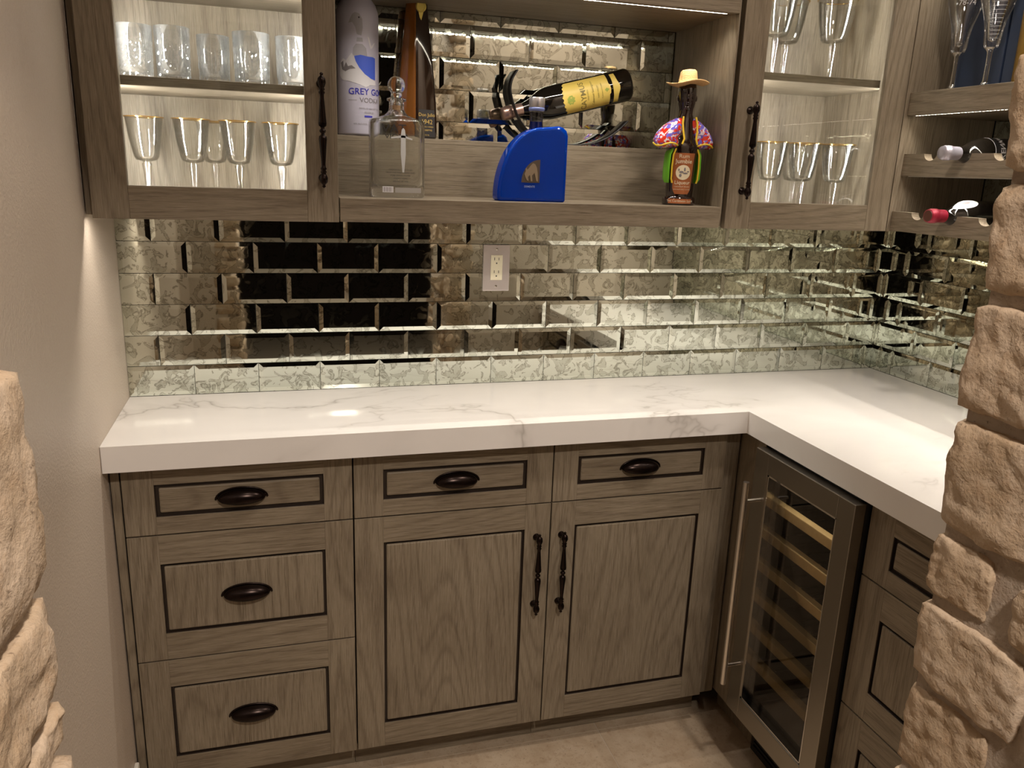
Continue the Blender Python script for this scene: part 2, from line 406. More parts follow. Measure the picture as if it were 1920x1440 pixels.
# front wall with the stone doorway
mb = MB()
mb.box(0, .182, -1.90, YL-.006, FZ, 2.20, 1).box(0, .145, -1.90, YL-.02, 2.19, CZ, 1).box(0, .150, YL-.02, YL, FZ, CZ, 0)
mb.box(1.101, W, -1.90, YR-.006, FZ, 2.20, 1).box(1.145, W, -1.90, YR-.02, 2.19, CZ, 1).box(1.140, W, YR-.02, YR, FZ, CZ, 0)
mb.box(.145, 1.145, -1.90, YR-.02, 2.18, CZ, 0)
wall_front = struct('wall_front', mb, [PLASTER, MORTAR])
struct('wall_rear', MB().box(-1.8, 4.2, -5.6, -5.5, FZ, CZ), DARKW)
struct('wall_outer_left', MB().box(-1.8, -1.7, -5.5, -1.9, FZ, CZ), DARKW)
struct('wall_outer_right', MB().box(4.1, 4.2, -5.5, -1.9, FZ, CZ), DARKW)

def stone_mesh(cx, cy, cz, sx, sy, sz, seed, n=7):
    vs = {}; fs = []
    def vid(i, j, k):
        key = (i, j, k)
        if key not in vs:
            p = Vector((i/n*2-1, j/n*2-1, k/n*2-1))
            # rounded box
            q = Vector([math.copysign(abs(c)**.92, c) for c in p]); l = max(abs(c) for c in p)
            e = sorted(abs(c) for c in p); round_ = 1-.05*max(0, e[1]-.7)/.3-.03*max(0, e[0]-.6)/.4
            w = Vector((q.x*sx*.5*round_, q.y*sy*.5*round_, q.z*sz*.5*round_))
            s = Vector((seed*3.1, seed*1.7, seed*.9))
            d = noise.noise_vector((w+s)*17)*.0065+noise.noise_vector((w+s)*50)*.0036+noise.noise_vector((w+s)*115)*.0022
            w += Vector((d.x, d.y*.6, d.z*.6)); vs[key] = (len(vs), tuple(w+Vector((cx, cy, cz))))
        return vs[key][0]
    R_ = range(n)
    for a in R_:
        for b in R_:
            for s in (0, n):
                fs.append((vid(s, a, b), vid(s, a+1, b), vid(s, a+1, b+1), vid(s, a, b+1)))
                fs.append((vid(a, s, b), vid(a+1, s, b), vid(a+1, s, b+1), vid(a, s, b+1)))
                fs.append((vid(a, b, s), vid(a+1, b, s), vid(a+1, b+1, s), vid(a, b+1, s)))
    pts = [None]*len(vs)
    for i, p in vs.values(): pts[i] = p
    return pts, fs
def add_stone(x0, x1, y0, y1, z0, z1, seed, n=7):
    cx, cy, cz = (x0+x1)/2, (y0+y1)/2, (z0+z1)/2
    vs, fs = stone_mesh(0, 0, 0, x1-x0, y1-y0, z1-z0, seed, n)
    mb = MB(); mb.add(vs, fs, 0, True); o = build('stone', mb, STONE); o.parent = wall_front; o.location = (cx, cy, cz)
rs = random.Random(3)
zr = [FZ, .08, .22, .33, .44, .55, .66, .775, .903, 1.011, 1.10, 1.240, 1.372, 1.497, 1.63, 1.73, 1.86, 1.98, 2.09, 2.19]
for k in range(len(zr)-1):
    z0, z1 = zr[k]+.006, zr[k+1]-.006
    edge = 1.091+rs.uniform(-.004, .006)
    first = [.135, .085, .165, .12][k % 4]+rs.uniform(-.01, .01)
    vis = 20 if .6 < z0 < 1.65 else 6
    add_stone(edge, 1.185, YR-first, YR+.004, z0, z1, 10+k, vis)
    y = YR-first-rs.uniform(.018, .035)
    while y > -1.84:
        l = rs.uniform(.10, .2); y2 = max(y-l, -1.90)
        add_stone(edge+rs.uniform(-.006, .012), 1.185, y2, y, z0+rs.uniform(0, .01), z1-rs.uniform(0, .01), 50+k+y, vis); y = y2-rs.uniform(.012, .025)
zl = [FZ, .09, .2, .34, .45, .58, .70, .83, .95, 1.075, 1.115, 1.20, 1.36, 1.53, 1.65, 1.76, 1.89, 2.0, 2.1, 2.19]
for k in range(len(zl)-1):
    z0, z1 = zl[k]+.005, zl[k+1]-.005
    edge = (.204 if z1 < 1.19 else .200 if z1 < 1.37 else .184)+rs.uniform(-.004, .004)
    first = [.09, .15, .12][k % 3]
    vis = 20 if .9 < z0 < 1.45 else 6
    add_stone(.10, edge, YL-first, YL+.004, z0, z1, 110+k, vis)
    y = YL-first-rs.uniform(.012, .025)
    while y > -1.84:
        l = rs.uniform(.10, .2); y2 = max(y-l, -1.90)
        add_stone(.10, edge+rs.uniform(-.01, .006), y2, y, z0, z1, 150+k+y, vis); y = y2-rs.uniform(.012, .025)

# ------------------------------------------------------------ mirror tiles
def tile_mb(T, u0, u1, v0, v1, cu, bevel=.0105, depth=.0012, cut=(0, 0, 0, 0)):
    """bevelled tile, w outwards; cut flags: left,right,bottom,top edges are sawn (no bevel)"""
    gpp = .0006; u0 += gpp; u1 -= gpp; v0 += gpp; v1 -= gpp
    bl, br, bb, bt = [0 if c else bevel for c in cut]
    iu0, iu1, iv0, iv1 = u0+bl, u1-br, v0+bb, v1-bt
    mb = MB(T); e = -depth
    vs = [(u0, v0, -.006), (u1, v0, -.006), (u1, v1, -.006), (u0, v1, -.006)]
    def W_(u, v): return 0 if (iu0-1e-6 <= u <= iu1+1e-6 and iv0-1e-6 <= v <= iv1+1e-6) else e
    ring = [(u0, v0, W_(u0, v0)), (u1, v0, W_(u1, v0)), (u1, v1, W_(u1, v1)), (u0, v1, W_(u0, v1))]
    inn = [(iu0, iv0, 0), (iu1, iv0, 0), (iu1, iv1, 0), (iu0, iv1, 0)]
    mb.add(vs+ring+inn, [(8, 9, 10, 11)]+[(i, (i+1) % 4, 4+(i+1) % 4, 4+i) for i in range(4)]+[(4+i, 4+(i+1) % 4, 8+(i+1) % 4, 8+i) for i in range(4)])
    return mb
def lay_tiles(parent, T, umax, vtop, rows, v_start, off0, u_lo=0.0, skip=None):
    for j in rows:
        v0, v1 = v_start+j*Q, min(v_start+(j+1)*Q, vtop)
        if v1-v0 < .008: continue
        off = 0 if j % 2 == 0 else -.5
        k = math.floor((u_lo-off0)/P)-1
        while True:
            u0, u1 = off0+(k+off)*P, off0+(k+off+1)*P; k += 1
            if u0 >= umax-.004: break
            a, b = max(u0, u_lo), min(u1, umax)
            if b-a < .006: continue
            mb = tile_mb(T, a, b, v0, v1, 0, cut=(a > u0, b < u1, 0, v1 < v_start+(j+1)*Q-1e-6))
            c = Vector(T((a+b)/2, (v0+v1)/2, 0)); mb.v = [tuple(Vector(p)-c) for p in mb.v]
            if skip and skip(a, b, v0, v1): continue
            # every tile sits a hair out of true, as hand-set tiles do
            ju, jv = rs.gauss(0, .0022), rs.gauss(0, .0022)
            R_ = Matrix.Rotation(ju, 3, 'Z') @ Matrix.Rotation(jv, 3, 'X' if T is TB else 'Y')
            mb.v = [tuple(R_ @ Vector(p)) for p in mb.v]
            o = build('tile', mb, MIRROR, fixn=False); o.parent = parent; o.location = c
TB = lambda u, v, w: (u, -w, v)
TR = lambda u, v, w: (W-w, -u, v)
lay_tiles(wall_back, TB, W, 1.376, range(0, 7), H, 0)
lay_tiles(wall_back, TB, 1.40, 1.852, range(8, 13), H, 0, .492)
lay_tiles(wall_right, TR, 1.38, 1.376, range(0, 7), H, .088)
lay_tiles(wall_right, TR, 1.38, 2.03, range(6, 15), H, .088, .318)

# ------------------------------------------------------------ hardware
def cup_pull(T, uc, vc, w0, parent):
    mb = MB(T); A, Hh, Dp = .0505, .0215, .024; nu, nt_ = 20, 9; vs = []
    for i in range(nu+1):
        ph = PI*i/nu
        for j in range(nt_+1):
            th = rad(118)*j/nt_
            vs.append((uc-A*math.cos(ph), vc+Hh*math.sin(ph)*math.cos(th), w0+.001+Dp*math.sin(ph)**.8*math.sin(th)))
    fs = [(i*(nt_+1)+j, (i+1)*(nt_+1)+j, (i+1)*(nt_+1)+j+1, i*(nt_+1)+j+1) for i in range(nu) for j in range(nt_)]
    mb.add(vs, fs, 0, True)
    arc = [(uc-(A+.004)*math.cos(PI*i/18), vc-.002+(Hh+.004)*math.sin(PI*i/18), w0+.0016) for i in range(19)]
    mb.tube(arc, .0017, 6)
    for s in (-1, 1): mb.lathe([(.0035, 0), (.0035, .002), (.001, .0035)], 8, 0, (uc+s*(A-.001), vc+.002, w0), 'z')
    return build('handle', mb, BRONZE, parent, sol=.0014)
def bar_pull(T, uc, v0, v1, w0, parent):
    Lh = v1-v0; wc = w0+.027; mb = MB(T)
    pr = [(0, .0015), (.012, .004), (.022, .0025), (.03, .0035), (.05, .0075), (.085, .0085), (.115, .006), (.13, .0045), (.14, .0065), (.155, .0045), (.17, .0065), (.185, .0045),
          (.21, .0042), (.25, .005), (.36, .0068), (.43, .0082), (.455, .0075), (.465, .0045), (.48, .0035), (.49, .006), (.50, .0068), (.51, .006), (.52, .0035), (.535, .0045), (.545, .0075), (.57, .0082)]
    pr = pr+[(1-t, r) for t, r in pr[::-1] if t < .47]
    n = 12; rings = []
    for t, r in pr:
        rings.append([(uc+r*math.cos(2*PI*k/n), v0+t*Lh, wc+r*math.sin(2*PI*k/n)) for k in range(n)])
    mb.loft(rings)
    for t in (.085, .915):
        v = v0+t*Lh
        for prof in ([(.009, 0), (.009, .003), (.0045, .006), (.0045, .02), (.007, .024), (.004, .028)],):
            rr = [[(uc+r*math.cos(2*PI*k/n), v+r*math.sin(2*PI*k/n), w0+h) for k in range(n)] for r, h in prof]; mb.loft(rr)
    return build('handle', mb, BRONZE, parent)

def panel_front(T, kind, u0, u1, v0, v1, F, pu0, pu1, pv0, pv1, parent, Hm, panel_grain, th=.019, glass=False):
    """five-piece front: part (stiles, rails, dark glazed groove) > panel or pane"""
    mb = MB(T); B = F-th
    mb.box(u0, pu0, v0, v1, B, F, 0).box(pu1, u1, v0, v1, B, F, 0)
    mb.box(pu0, pu1, v0, pv0, B, F, 1).box(pu0, pu1, pv1, v1, B, F, 1)
    if not glass: mb.box(pu0-.0005, pu1+.0005, pv0-.0005, pv1+.0005, B+.002, F-.0085, 2)
    if not glass:
        t = .0012; e = F-.0012
        mb.box(pu0, pu0+t, pv0, pv1, F-.009, e, 2).box(pu1-t, pu1, pv0, pv1, F-.009, e, 2).box(pu0, pu1, pv0, pv0+t, F-.009, e, 2).box(pu0, pu1, pv1-t, pv1, F-.009, e, 2)
    d = build(kind, mb, [WZ, Hm, GLAZE], parent, bev=.0012)
    if glass:
        build('glass_pane', MB(T).box(pu0-.004, pu1+.004, pv0-.004, pv1+.004, F-.012, F-.009), PANE, d)
    else:
        gp = .0085 if pv1-pv0 < .1 else .0065
        build('panel', MB(T).box(pu0+gp, pu1-gp, pv0+gp, pv1-gp, F-.0085, F-.0015), panel_grain, d, bev=.0035)
    return d

# ------------------------------------------------------------ base cabinets
F = .3293; d0, d1, d2, d3 = .023, .5098, .9971, 1.4784; g1, g2, zb = .6882, .3776, .0526; zt = .8545; gp = .0018
kick_y = .255
def carcass(T, u0, u1, back, F_, parent, Hm, mat2=WZ):
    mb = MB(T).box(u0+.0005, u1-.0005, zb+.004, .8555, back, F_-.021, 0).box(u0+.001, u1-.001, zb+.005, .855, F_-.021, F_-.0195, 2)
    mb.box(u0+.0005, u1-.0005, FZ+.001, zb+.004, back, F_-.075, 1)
    return build('carcass', mb, [mat2, Hm, GAPSHADE], parent)
# left: three drawers
c = empty('drawer_cabinet', (.255, -.16, FZ), 'grey oak base cabinet of three drawers in the left corner under the white counter', 'cabinet')
carcass(BACKRUN, 0.002, d1, .004, F, c, WX)
build('filler', MB(BACKRUN).box(.004, d0-gp, zb, zt, F-.03, F-.004), WZ, c)
for a, b, q0, q1, Hg in ((g1, zt, .7309, .8059, WX), (g2, g1, .4454, .6179, WZ), (zb, g2, .1165, .307, WZ)):
    dr = panel_front(BACKRUN, 'drawer', d0+gp, d1-gp, a+gp, b-gp*(b < zt), F, .088, .444, q0, q1, c, WX, Hg)
    cup_pull(BACKRUN, .266, (q0+q1)/2-.004, F-.0015, dr)
# two door cabinets
for (a, b, p0, p1, hb, lab) in ((d1, d2, .579, .9295, .9605, 'grey oak base cabinet with one drawer and door, between the three-drawer cabinet and its twin'),
                                (d2, d3, 1.0625, 1.4140, 1.027, 'grey oak base cabinet with one drawer and door, beside the dark corner filler')):
    c = empty('door_cabinet', ((a+b)/2, -.16, FZ), lab, 'cabinet')
    carcass(BACKRUN, a, b if b < 1.3 else 1.50, .004, F, c, WX)
    dr = panel_front(BACKRUN, 'drawer', a+gp, b-gp, g1+gp, zt, F, p0, p1, .7309, .8059, c, WX, WX)
    cup_pull(BACKRUN, (a+b)/2 if b < 1.3 else 1.232, .765, F-.0015, dr)
    dd = panel_front(BACKRUN, 'door', a+gp, b-gp, zb+gp, g1-gp, F, p0, p1, .1212, .6213, c, WX, WZ)
    bar_pull(BACKRUN, hb, .393, .618, F, dd)
    if b > 1.3: build('corner_filler', MB(BACKRUN).box(b+.001, 1.522, zb, .8555, F-.03, F-.012), WZ, c)
# right run: drawer cabinet beyond the fridge
c = empty('corner_panel', (1.53, -.385, FZ), 'narrow dark oak upright board between the corner and the wine fridge', 'panel')
build('board', MB(RIGHTRUN).box(.302, .4435, FZ+.1, .8555, -1.548, -1.530), WZ, c)
build('kick_board', MB(RIGHTRUN).box(.256, .4435, FZ+.001, FZ+.098, -1.600, -1.585), WZ, c)
FR = -1.524; ry = .816; re = 1.385
c = empty('drawer_cabinet', (1.85, -(ry+re)/2, FZ), 'grey oak drawer cabinet to the right of the wine fridge, half hidden by stone', 'cabinet')
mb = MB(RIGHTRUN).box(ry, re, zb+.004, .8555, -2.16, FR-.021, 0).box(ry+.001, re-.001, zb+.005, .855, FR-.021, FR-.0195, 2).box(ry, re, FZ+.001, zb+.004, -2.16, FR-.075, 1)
build('carcass', mb, [WZ, WY, GAPSHADE], c)
for a, b, q0, q1, Hg in ((g1, zt, .7309, .8059, WY), (g2, g1, .4454, .6179, WZ), (zb, g2, .1165, .307, WZ)):
    dr = panel_front(RIGHTRUN, 'drawer', ry+.001, re-.003, a+gp, b-gp*(b < zt), FR, ry+.07, re-.07, q0, q1, c, WY, Hg)
    cup_pull(RIGHTRUN, (ry+re)/2, (q0+q1)/2-.004, FR-.0015, dr)

# ------------------------------------------------------------ countertop
mb = MB().prism([(0.0005, -.0005), (W-.0005, -.0005), (W-.0005, -1.388), (1.5006, -1.388), (1.5006, -.3758), (.0005, -.3758)], .8566, H)
tag(build('countertop', mb, QUARTZ, org=(.0, 0, .8566), bev=.0015), 'white veined quartz L-shaped countertop with a thick mitred edge', 'countertop')

# ------------------------------------------------------------ wine fridge
fr = empty('wine_fridge', (1.8, -.632, FZ), 'built-in stainless wine fridge with glass door and wooden shelf fronts', 'fridge')
y0, y1, z0, z1 = .4505, .814, .109, .846
gy0, gy1, gz0, gz1 = .5046, .762, .1682, .794
mb = MB(RIGHTRUN)   # open-fronted black cabinet
mb.box(y0-.004, y0+.018, .1, .85, -2.1, -1.5135).box(y1-.018, y1-.002, .1, .85, -2.1, -1.5135).box(y0, y1-.003, .832, .85, -2.1, -1.5135).box(y0, y1-.003, .1, .125, -2.1, -1.5135).box(y0, y1-.003, .1, .85, -2.12, -2.1)
build('body', mb, BLACKP, fr)
mb = MB(RIGHTRUN).box(y0+.005, y1-.008, FZ+.001, .1, -2.1, -1.575)
for k in range(9): mb.box(y0+.02, y1-.02, FZ+.018+k*.013, FZ+.024+k*.013, -1.575, -1.570)
build('kick_grille', mb, BLACKP, fr)
mb = MB(RIGHTRUN); a, b = -1.5120, -1.4843
mb.box(y0, gy0, z0, z1, a, b).box(gy1, y1, z0, z1, a, b).box(gy0, gy1, z0, gz0, a, b).box(gy0, gy1, gz1, z1, a, b)
door = build('door', mb, STEEL, fr, bev=.0015)
t = .005
mb = MB(RIGHTRUN).box(gy0, gy0+t, gz0, gz1, a+.004, b-.003).box(gy1-t, gy1, gz0, gz1, a+.004, b-.003).box(gy0, gy1, gz0, gz0+t, a+.004, b-.003).box(gy0, gy1, gz1-t, gz1, a+.004, b-.003)
build('gasket', mb, CHROME, door)
build('glass_pane', MB(RIGHTRUN).box(gy0+t, gy1-t, gz0+t, gz1-t, -1.5045, -1.5015), DARKPANE, door)
mb = MB().tube([(1.440, -.489, .208), (1.440, -.489, .772)], .0075, 16)
for z in (.262, .722): mb.tube([(1.440, -.489, z), (1.4845, -.489, z)], .005, 10)
build('handle', mb, simple('handle_steel', (.62, .58, .53), .28, 1), door)
for k, z in enumerate((.710, .622, .533, .444, .354, .266)):
    s_ = build('shelf', MB(RIGHTRUN).box(y0+.028, y1-.028, z-.013, z+.013, -1.534, -1.514), SHELFW, fr, bev=.002)
    mb = MB(RIGHTRUN)
    for q in range(6): mb.box(y0+.04+q*.052, y0+.046+q*.052, z-.004, z, -2.08, -1.553)
    build('wire_rack', mb, CHROME, s_)

# ------------------------------------------------------------ wall cabinets
U = .315; ub = 1.3667; top = 2.32
def led_strip(parent, p0, p1, mat, spacing=.0165, normal=(0, 0, -1), r=.0016):
    p0, p1 = Vector(p0), Vector(p1); n = Vector(normal).normalized(); d = (p1-p0); ln = d.length; d.normalize(); s = d.cross(n).normalized()
    mb = MB()
    def bx(c, hl, hs, hn, mi):
        vs = [tuple(c+d*a*hl+s*b*hs+n*e*hn) for a in (-1, 1) for b in (-1, 1) for e in (-1, 1)]
        mb.add(vs, [(0, 1, 3, 2), (4, 6, 7, 5), (0, 4, 5, 1), (2, 3, 7, 6), (0, 2, 6, 4), (1, 5, 7, 3)], mi)
    bx((p0+p1)/2-n*.0012, ln/2, .005, .001, 0)
    k = int(ln/spacing)
    for i in range(k): bx(p0+d*(i+.5)*ln/k, r*1.1, r, .0005, 1)
    return build('led_strip', mb, [BARREL, mat], parent)
def glass_cabinet(x0, x1, gx0, gx1, du0, hx, label, shelves, ix0, ix1):
    c = empty('glass_cabinet', ((x0+x1)/2, -.15, ub), label, 'cabinet')
    t = .018
    mb = MB().box(x0, x0+t, -U+.021, -.004, ub+.006, top).box(x1-t, x1, -U+.021, -.004, ub+.006, top)
    mb.box(x0+t, x1-t, -.018, -.004, ub+.006, top)
    build('case', mb, WZ, c)
    build('bottom_panel', MB().box(x0+t, x1-t, -U+.021, -.018, ub+.012, ub+.028), WX, c)
    build('top_panel', MB().box(x0+t, x1-t, -U+.021, -.018, top-.02, top), WX, c)
    for z in shelves: build('shelf', MB().box(x0+t, x1-t, -.292+.004, -.019, z-.018, z), WX, c, bev=.001)
    d = panel_front(BACKRUN, 'door', du0, x1-gp, ub, top, U, gx0, gx1, 1.4312, top-.065, c, WX, WZ, glass=True, th=.020)
    bar_pull(BACKRUN, hx, 1.438, 1.661, U, d)
    for xx, nn in ((x0+t+.004, (.7, .7, 0)), (x1-t-.004, (-.7, .7, 0))):
        led_strip(c, (xx, -.284, ub+.04), (xx, -.284, top-.05), DIODEW, .019, nn, .0014)
    led_strip(c, (x0+.02, -.288, 1.3785), (x1-.03, -.288, 1.3785), DIODE, .017, (0, .3, -1), .0016)
    return c
glass_cabinet(.003, .4934, .0851, .4276, .0177, .4605, 'dark grey oak wall cabinet with glass door against the left wall', (1.638, 1.835), 0, 0)
glass_cabinet(1.4000, 1.8855, 1.4773, 1.8175, 1.4115, 1.4485, 'grey oak wall cabinet with glass door, right of the open bottle niche', (1.734, 2.02), 0, 0)
# open niche between them
c = empty('open_shelf_unit', (.945, -.15, 1.3678), 'open oak wall niche with stepped shelf between the two glass-door cabinets', 'shelf')
nx0, nx1 = .4938, 1.3961
build('bottom_shelf', MB().box(nx0, nx1, -U+.019, -.004, 1.398, 1.4177), WX, c)
build('front_rail', MB().box(nx0, nx1, -U, -U+.018, 1.3678, 1.4177), WX, c, bev=.0012)
build('riser', MB().box(nx0, nx1, -.098, -.086, 1.4177, 1.540), WX, c)
build('riser_top', MB().box(nx0, nx1, -.098, -.004, 1.540, 1.552), WX, c, bev=.001)
build('side_panel', MB().box(nx1, 1.4000, -U+.002, -.004, 1.372, top), WZ, c)
build('top_shelf', MB().box(nx0, nx1, -U+.019, -.004, 1.852, 1.872), WX, c)
build('top_rail', MB().box(nx0, nx1, -U, -U+.018, 1.849, 1.93), WX, c, bev=.0012)
led_strip(c, (nx0+.03, -.3005, 1.8485), (1.372, -.3005, 1.8485), DIODE, .011, (0, .2, -1), .0030)
led_strip(c, (nx0+.03, -.288, 1.3785), (nx1-.03, -.288, 1.3785), DIODE, .017, (0, 0, -1), .0016)
# shelves and racks on the right wall
rxf = 1.895
c = empty('wall_rack_unit', (2.03, -.85, 1.369), 'oak shelf with two scooped wine racks below, fixed to the right wall', 'wine rack')
build('end_panel', MB().box(1.8862, W-.001, -U, -.012, ub, top), WZ, c)
build('end_panel', MB().box(rxf, W-.001, -1.386, -1.366, ub, top), WZ, c)
yA, yB = -U-.001, -1.365
build('shelf', MB().box(rxf, W-.008, yB, yA, 1.6532, 1.7076), WY, c, bev=.001)
build('upper_shelf', MB().box(rxf, W-.008, yB, yA, 2.032, 2.085), WY, c)
def rack(xf, zb_, zt_, name):
    cents = [-.404-.1035*k for k in range(9)]; r = .0205; dep = .0165
    mb = MB(); x0, x1 = xf, xf+.022
    poly = [(yA, zb_), (yA, zt_)]
    for yc in cents:
        for i in range(0, 13):
            a = PI*i/12; poly.append((yc+r*math.cos(a), zt_-dep*math.sin(a)))
    poly += [(yB, zt_), (yB, zb_)]
    # strips (keeps the notched board clean)
    ys = [p for p in poly[1:-1]]
    for i in range(len(ys)-1):
        (ya, za), (yb, zb2) = ys[i], ys[i+1]
        vs = [(x0, ya, zb_), (x0, ya, za), (x0, yb, zb2), (x0, yb, zb_), (x1, ya, zb_), (x1, ya, za), (x1, yb, zb2), (x1, yb, zb_)]
        mb.add(vs, [(0, 1, 2, 3), (7, 6, 5, 4), (1, 5, 6, 2), (0, 3, 7, 4)])
    mb.add([(x0, yA, zb_), (x0, yA, zt_), (x1, yA, zt_), (x1, yA, zb_)], [(0, 1, 2, 3)]); mb.add([(x0, yB, zb_), (x0, yB, zt_), (x1, yB, zt_), (x1, yB, zb_)], [(0, 1, 2, 3)])
    o = build(name, mb, WY, c, weld=True)
    build('rack_floor', MB().box(x1, W-.008, yB, yA, zb_+.004, zb_+.0135), WY, o)
    return zt_-dep
rt1 = rack(1.905, 1.5069, 1.5605, 'bottle_rack'); rt2 = rack(rxf, 1.3692, 1.4179, 'bottle_rack')
led_strip(c, (1.905, yB+.03, 1.6525), (1.905, yA-.02, 1.6525), DIODE, .010, (.3, 0, -1), .0026)
led_strip(c, (1.915, yB+.03, 1.5062), (1.915, yA-.02, 1.5062), DIODE, .017, (.3, 0, -1), .0014)
led_strip(c, (1.93, yB+.03, 1.3685), (1.93, yA-.02, 1.3685), DIODE, .017, (.3, 0, -1), .0016)

# ------------------------------------------------------------ outlet
o = empty('power_outlet', (.923, -.002, 1.232), 'ivory duplex outlet in a mirrored cover plate on the tile wall', 'outlet')
pl = MB(BACKRUN); pl.box(.887, .960, 1.171, 1.294, .0015, .0065)
PLATE = simple('mirror_plate', (.62, .56, .54), .22, .45)
build('cover_plate', pl, PLATE, o, bev=.0016)
mb = MB(BACKRUN).box(.9075, .9395, 1.2005, 1.2665, .0065, .0085)
rc_ = build('receptacle', mb, IVORY, o, bev=.0006)
mb = MB(BACKRUN)
for zc in (1.256, 1.222):
    mb.box(.9165, .9180, zc-.003, zc+.0045, .0085, .0088).box(.9285, .9300, zc-.003, zc+.0040, .0085, .0088)
    mb.box(.9215, .9250, zc-.0125, zc-.0090, .0085, .0088)
build('slot', mb, BLACKPR, rc_)
for zc in (1.282, 1.184):
    build('screw', MB().lathe([(.0035, 0), (.0035, -.0012), (.002, -.002)], 12, 0, (.9235, -.0065, zc), 'y'), CHROME, o)

# ------------------------------------------------------------ glassware
def wine_goblet(name, z_foot, hh, rr, fl=1.0):
    """thin-walled goblet with gold rim; built at the origin of its empty"""
    e = empty(name, (0, 0, 0))
    b0 = hh*.47
    pro = [(rr*.78, 0), (rr*.76, .0012), (rr*.35, .004), (.0060, .009), (.0058, .02), (.0075, b0*.6), (.0098, b0-.008), (.0105, b0-.003), (.0075, b0), (.0095, b0+.002)]
    build('stem', MB().lathe(pro, 16), CLEAR, e)
    b = [(.0095, b0+.002), (rr*.55, b0+.005), (rr*.64, b0+.011), (rr*.70, b0+.02), (rr*.83, b0+(hh-b0)*.5), (rr*.965, hh-.003), (rr, hh)]
    inn = [(r-.0014, h+.0012) for r, h in b[::-1][1:]]
    build('bowl', MB().lathe(b+[(rr-.0006, hh+.0004)]+inn, 28, closed=False), CLEAR, e)
    build('gold_rim', MB().tube([(rr*math.cos(2*PI*k/32), rr*math.sin(2*PI*k/32), hh) for k in range(32)], .0013, 6, closed=True), GOLD, e)
    return e
GZ = ub+.028
proto = wine_goblet('goblet', 0, 1.567-GZ, .0385)
spots = [(.105, -.17, 'gold-rimmed crystal goblet, leftmost on the lower shelf of the left cabinet'),
         (.197, -.17, 'gold-rimmed goblet second from left in the front row, lower shelf of left cabinet'),
         (.291, -.17, 'gold-rimmed goblet third from left in the front row, lower shelf of left cabinet'),
         (.380, -.17, 'gold-rimmed crystal goblet nearest the door handle, lower shelf of the left cabinet'),
         (.236, -.082, 'gold-rimmed goblet peeping from behind the second and third in left cabinet')]
G1 = 'gold-rimmed goblets in the left glass cabinet'
for i, (x, y, lab) in enumerate(spots):
    o = proto if i == 0 else copy_tree(proto, (0, 0, 0)); o.location = (x, y, GZ)
    tag(o, lab, 'goblet', G1)
proto2 = wine_goblet('goblet', 0, 1.580-GZ, .0425)
spots = [(1.615, -.17, 'gold-rimmed goblet front left beside the bar handle, lower shelf of right cabinet'),
         (1.702, -.185, 'gold-rimmed goblet in the middle of the front row, lower shelf of right cabinet'),
         (1.790, -.205, 'gold-rimmed goblet standing apart at right, lower shelf of the right cabinet'),
         (1.570, -.085, 'gold-rimmed goblet at the back left corner, lower shelf of right cabinet'),
         (1.748, -.085, 'gold-rimmed goblet at the back, seen between two front goblets of right cabinet')]
G2 = 'gold-rimmed goblets low in the right glass cabinet'
for i, (x, y, lab) in enumerate(spots):
    o = proto2 if i == 0 else copy_tree(proto2, (0, 0, 0)); o.location = (x, y, GZ); tag(o, lab, 'goblet', G2)
proto3 = wine_goblet('goblet', 0, 1.932-1.7345, .049)
spots = [(1.758, -.17, 'tall gold-rimmed goblet at right on the upper shelf of the right cabinet'),
         (1.665, -.10, 'tall gold-rimmed goblet in the middle of the upper shelf, right cabinet'),
         (1.580, -.18, 'tall gold-rimmed goblet at left on the upper shelf of right cabinet')]
G3 = 'tall gold-rimmed goblets on the upper shelf of the right cabinet'
for i, (x, y, lab) in enumerate(spots):
    o = proto3 if i == 0 else copy_tree(proto3, (0, 0, 0)); o.location = (x, y, 1.7342); tag(o, lab, 'goblet', G3)

def tumbler(x, y, z, r, h, style, label):
    e = empty('tumbler', (x, y, z), label, 'tumbler', 'cut crystal tumblers in the left glass cabinet')
    nu, nv = 84, 36; vs = []
    def disp(a, t):
        if t > .74 or t < .06: return 0
        if style == 0: # herringbone
            s = (a*12/(2*PI)) % 1; k = abs(s-.5)*2; return .0022*abs(((t*13+k*2) % 1)-.5)*2
        if style == 1: return .0022*abs(math.sin(a*9+t*16))*abs(math.sin(a*9-t*16))
        if style == 2: return .0017*(1 if (int(a*16/(2*PI)*2)+int(t*7)) % 2 else 0)
        if style == 3: return .0022*abs(math.sin(a*14))*(.6+.4*math.sin(t*40))
        return .002*max(0, 1-abs(((a*5/(2*PI)+t*.9) % 1)-.5)*5)+.002*max(0, 1-abs(((a*5/(2*PI)-t*.9) % 1)-.5)*5)
    for j in range(nv+1):
        t = j/nv
        for i in range(nu):
            a = 2*PI*i/nu; rr = r*(.93+.07*t)-disp(a, t)
            vs.append((x+rr*math.cos(a), y+rr*math.sin(a), z+h*t))
    fs = [(j*nu+i, j*nu+(i+1) % nu, (j+1)*nu+(i+1) % nu, (j+1)*nu+i) for j in range(nv) for i in range(nu)]
    mb = MB().add(vs, fs); mb.add([vs[i] for i in range(nu)], [tuple(range(nu))[::-1]])
    mb.lathe([(r, h), (r-.0008, h+.0006), (r-.0025, h), (r*.87, h*.5), (r*.84, .012), (r*.3, .010), (.001, .010)], 36, 0, (x, y, z), closed=False)
    build('cut_glass_wall', mb, CRYSTAL, e, fixn=False)
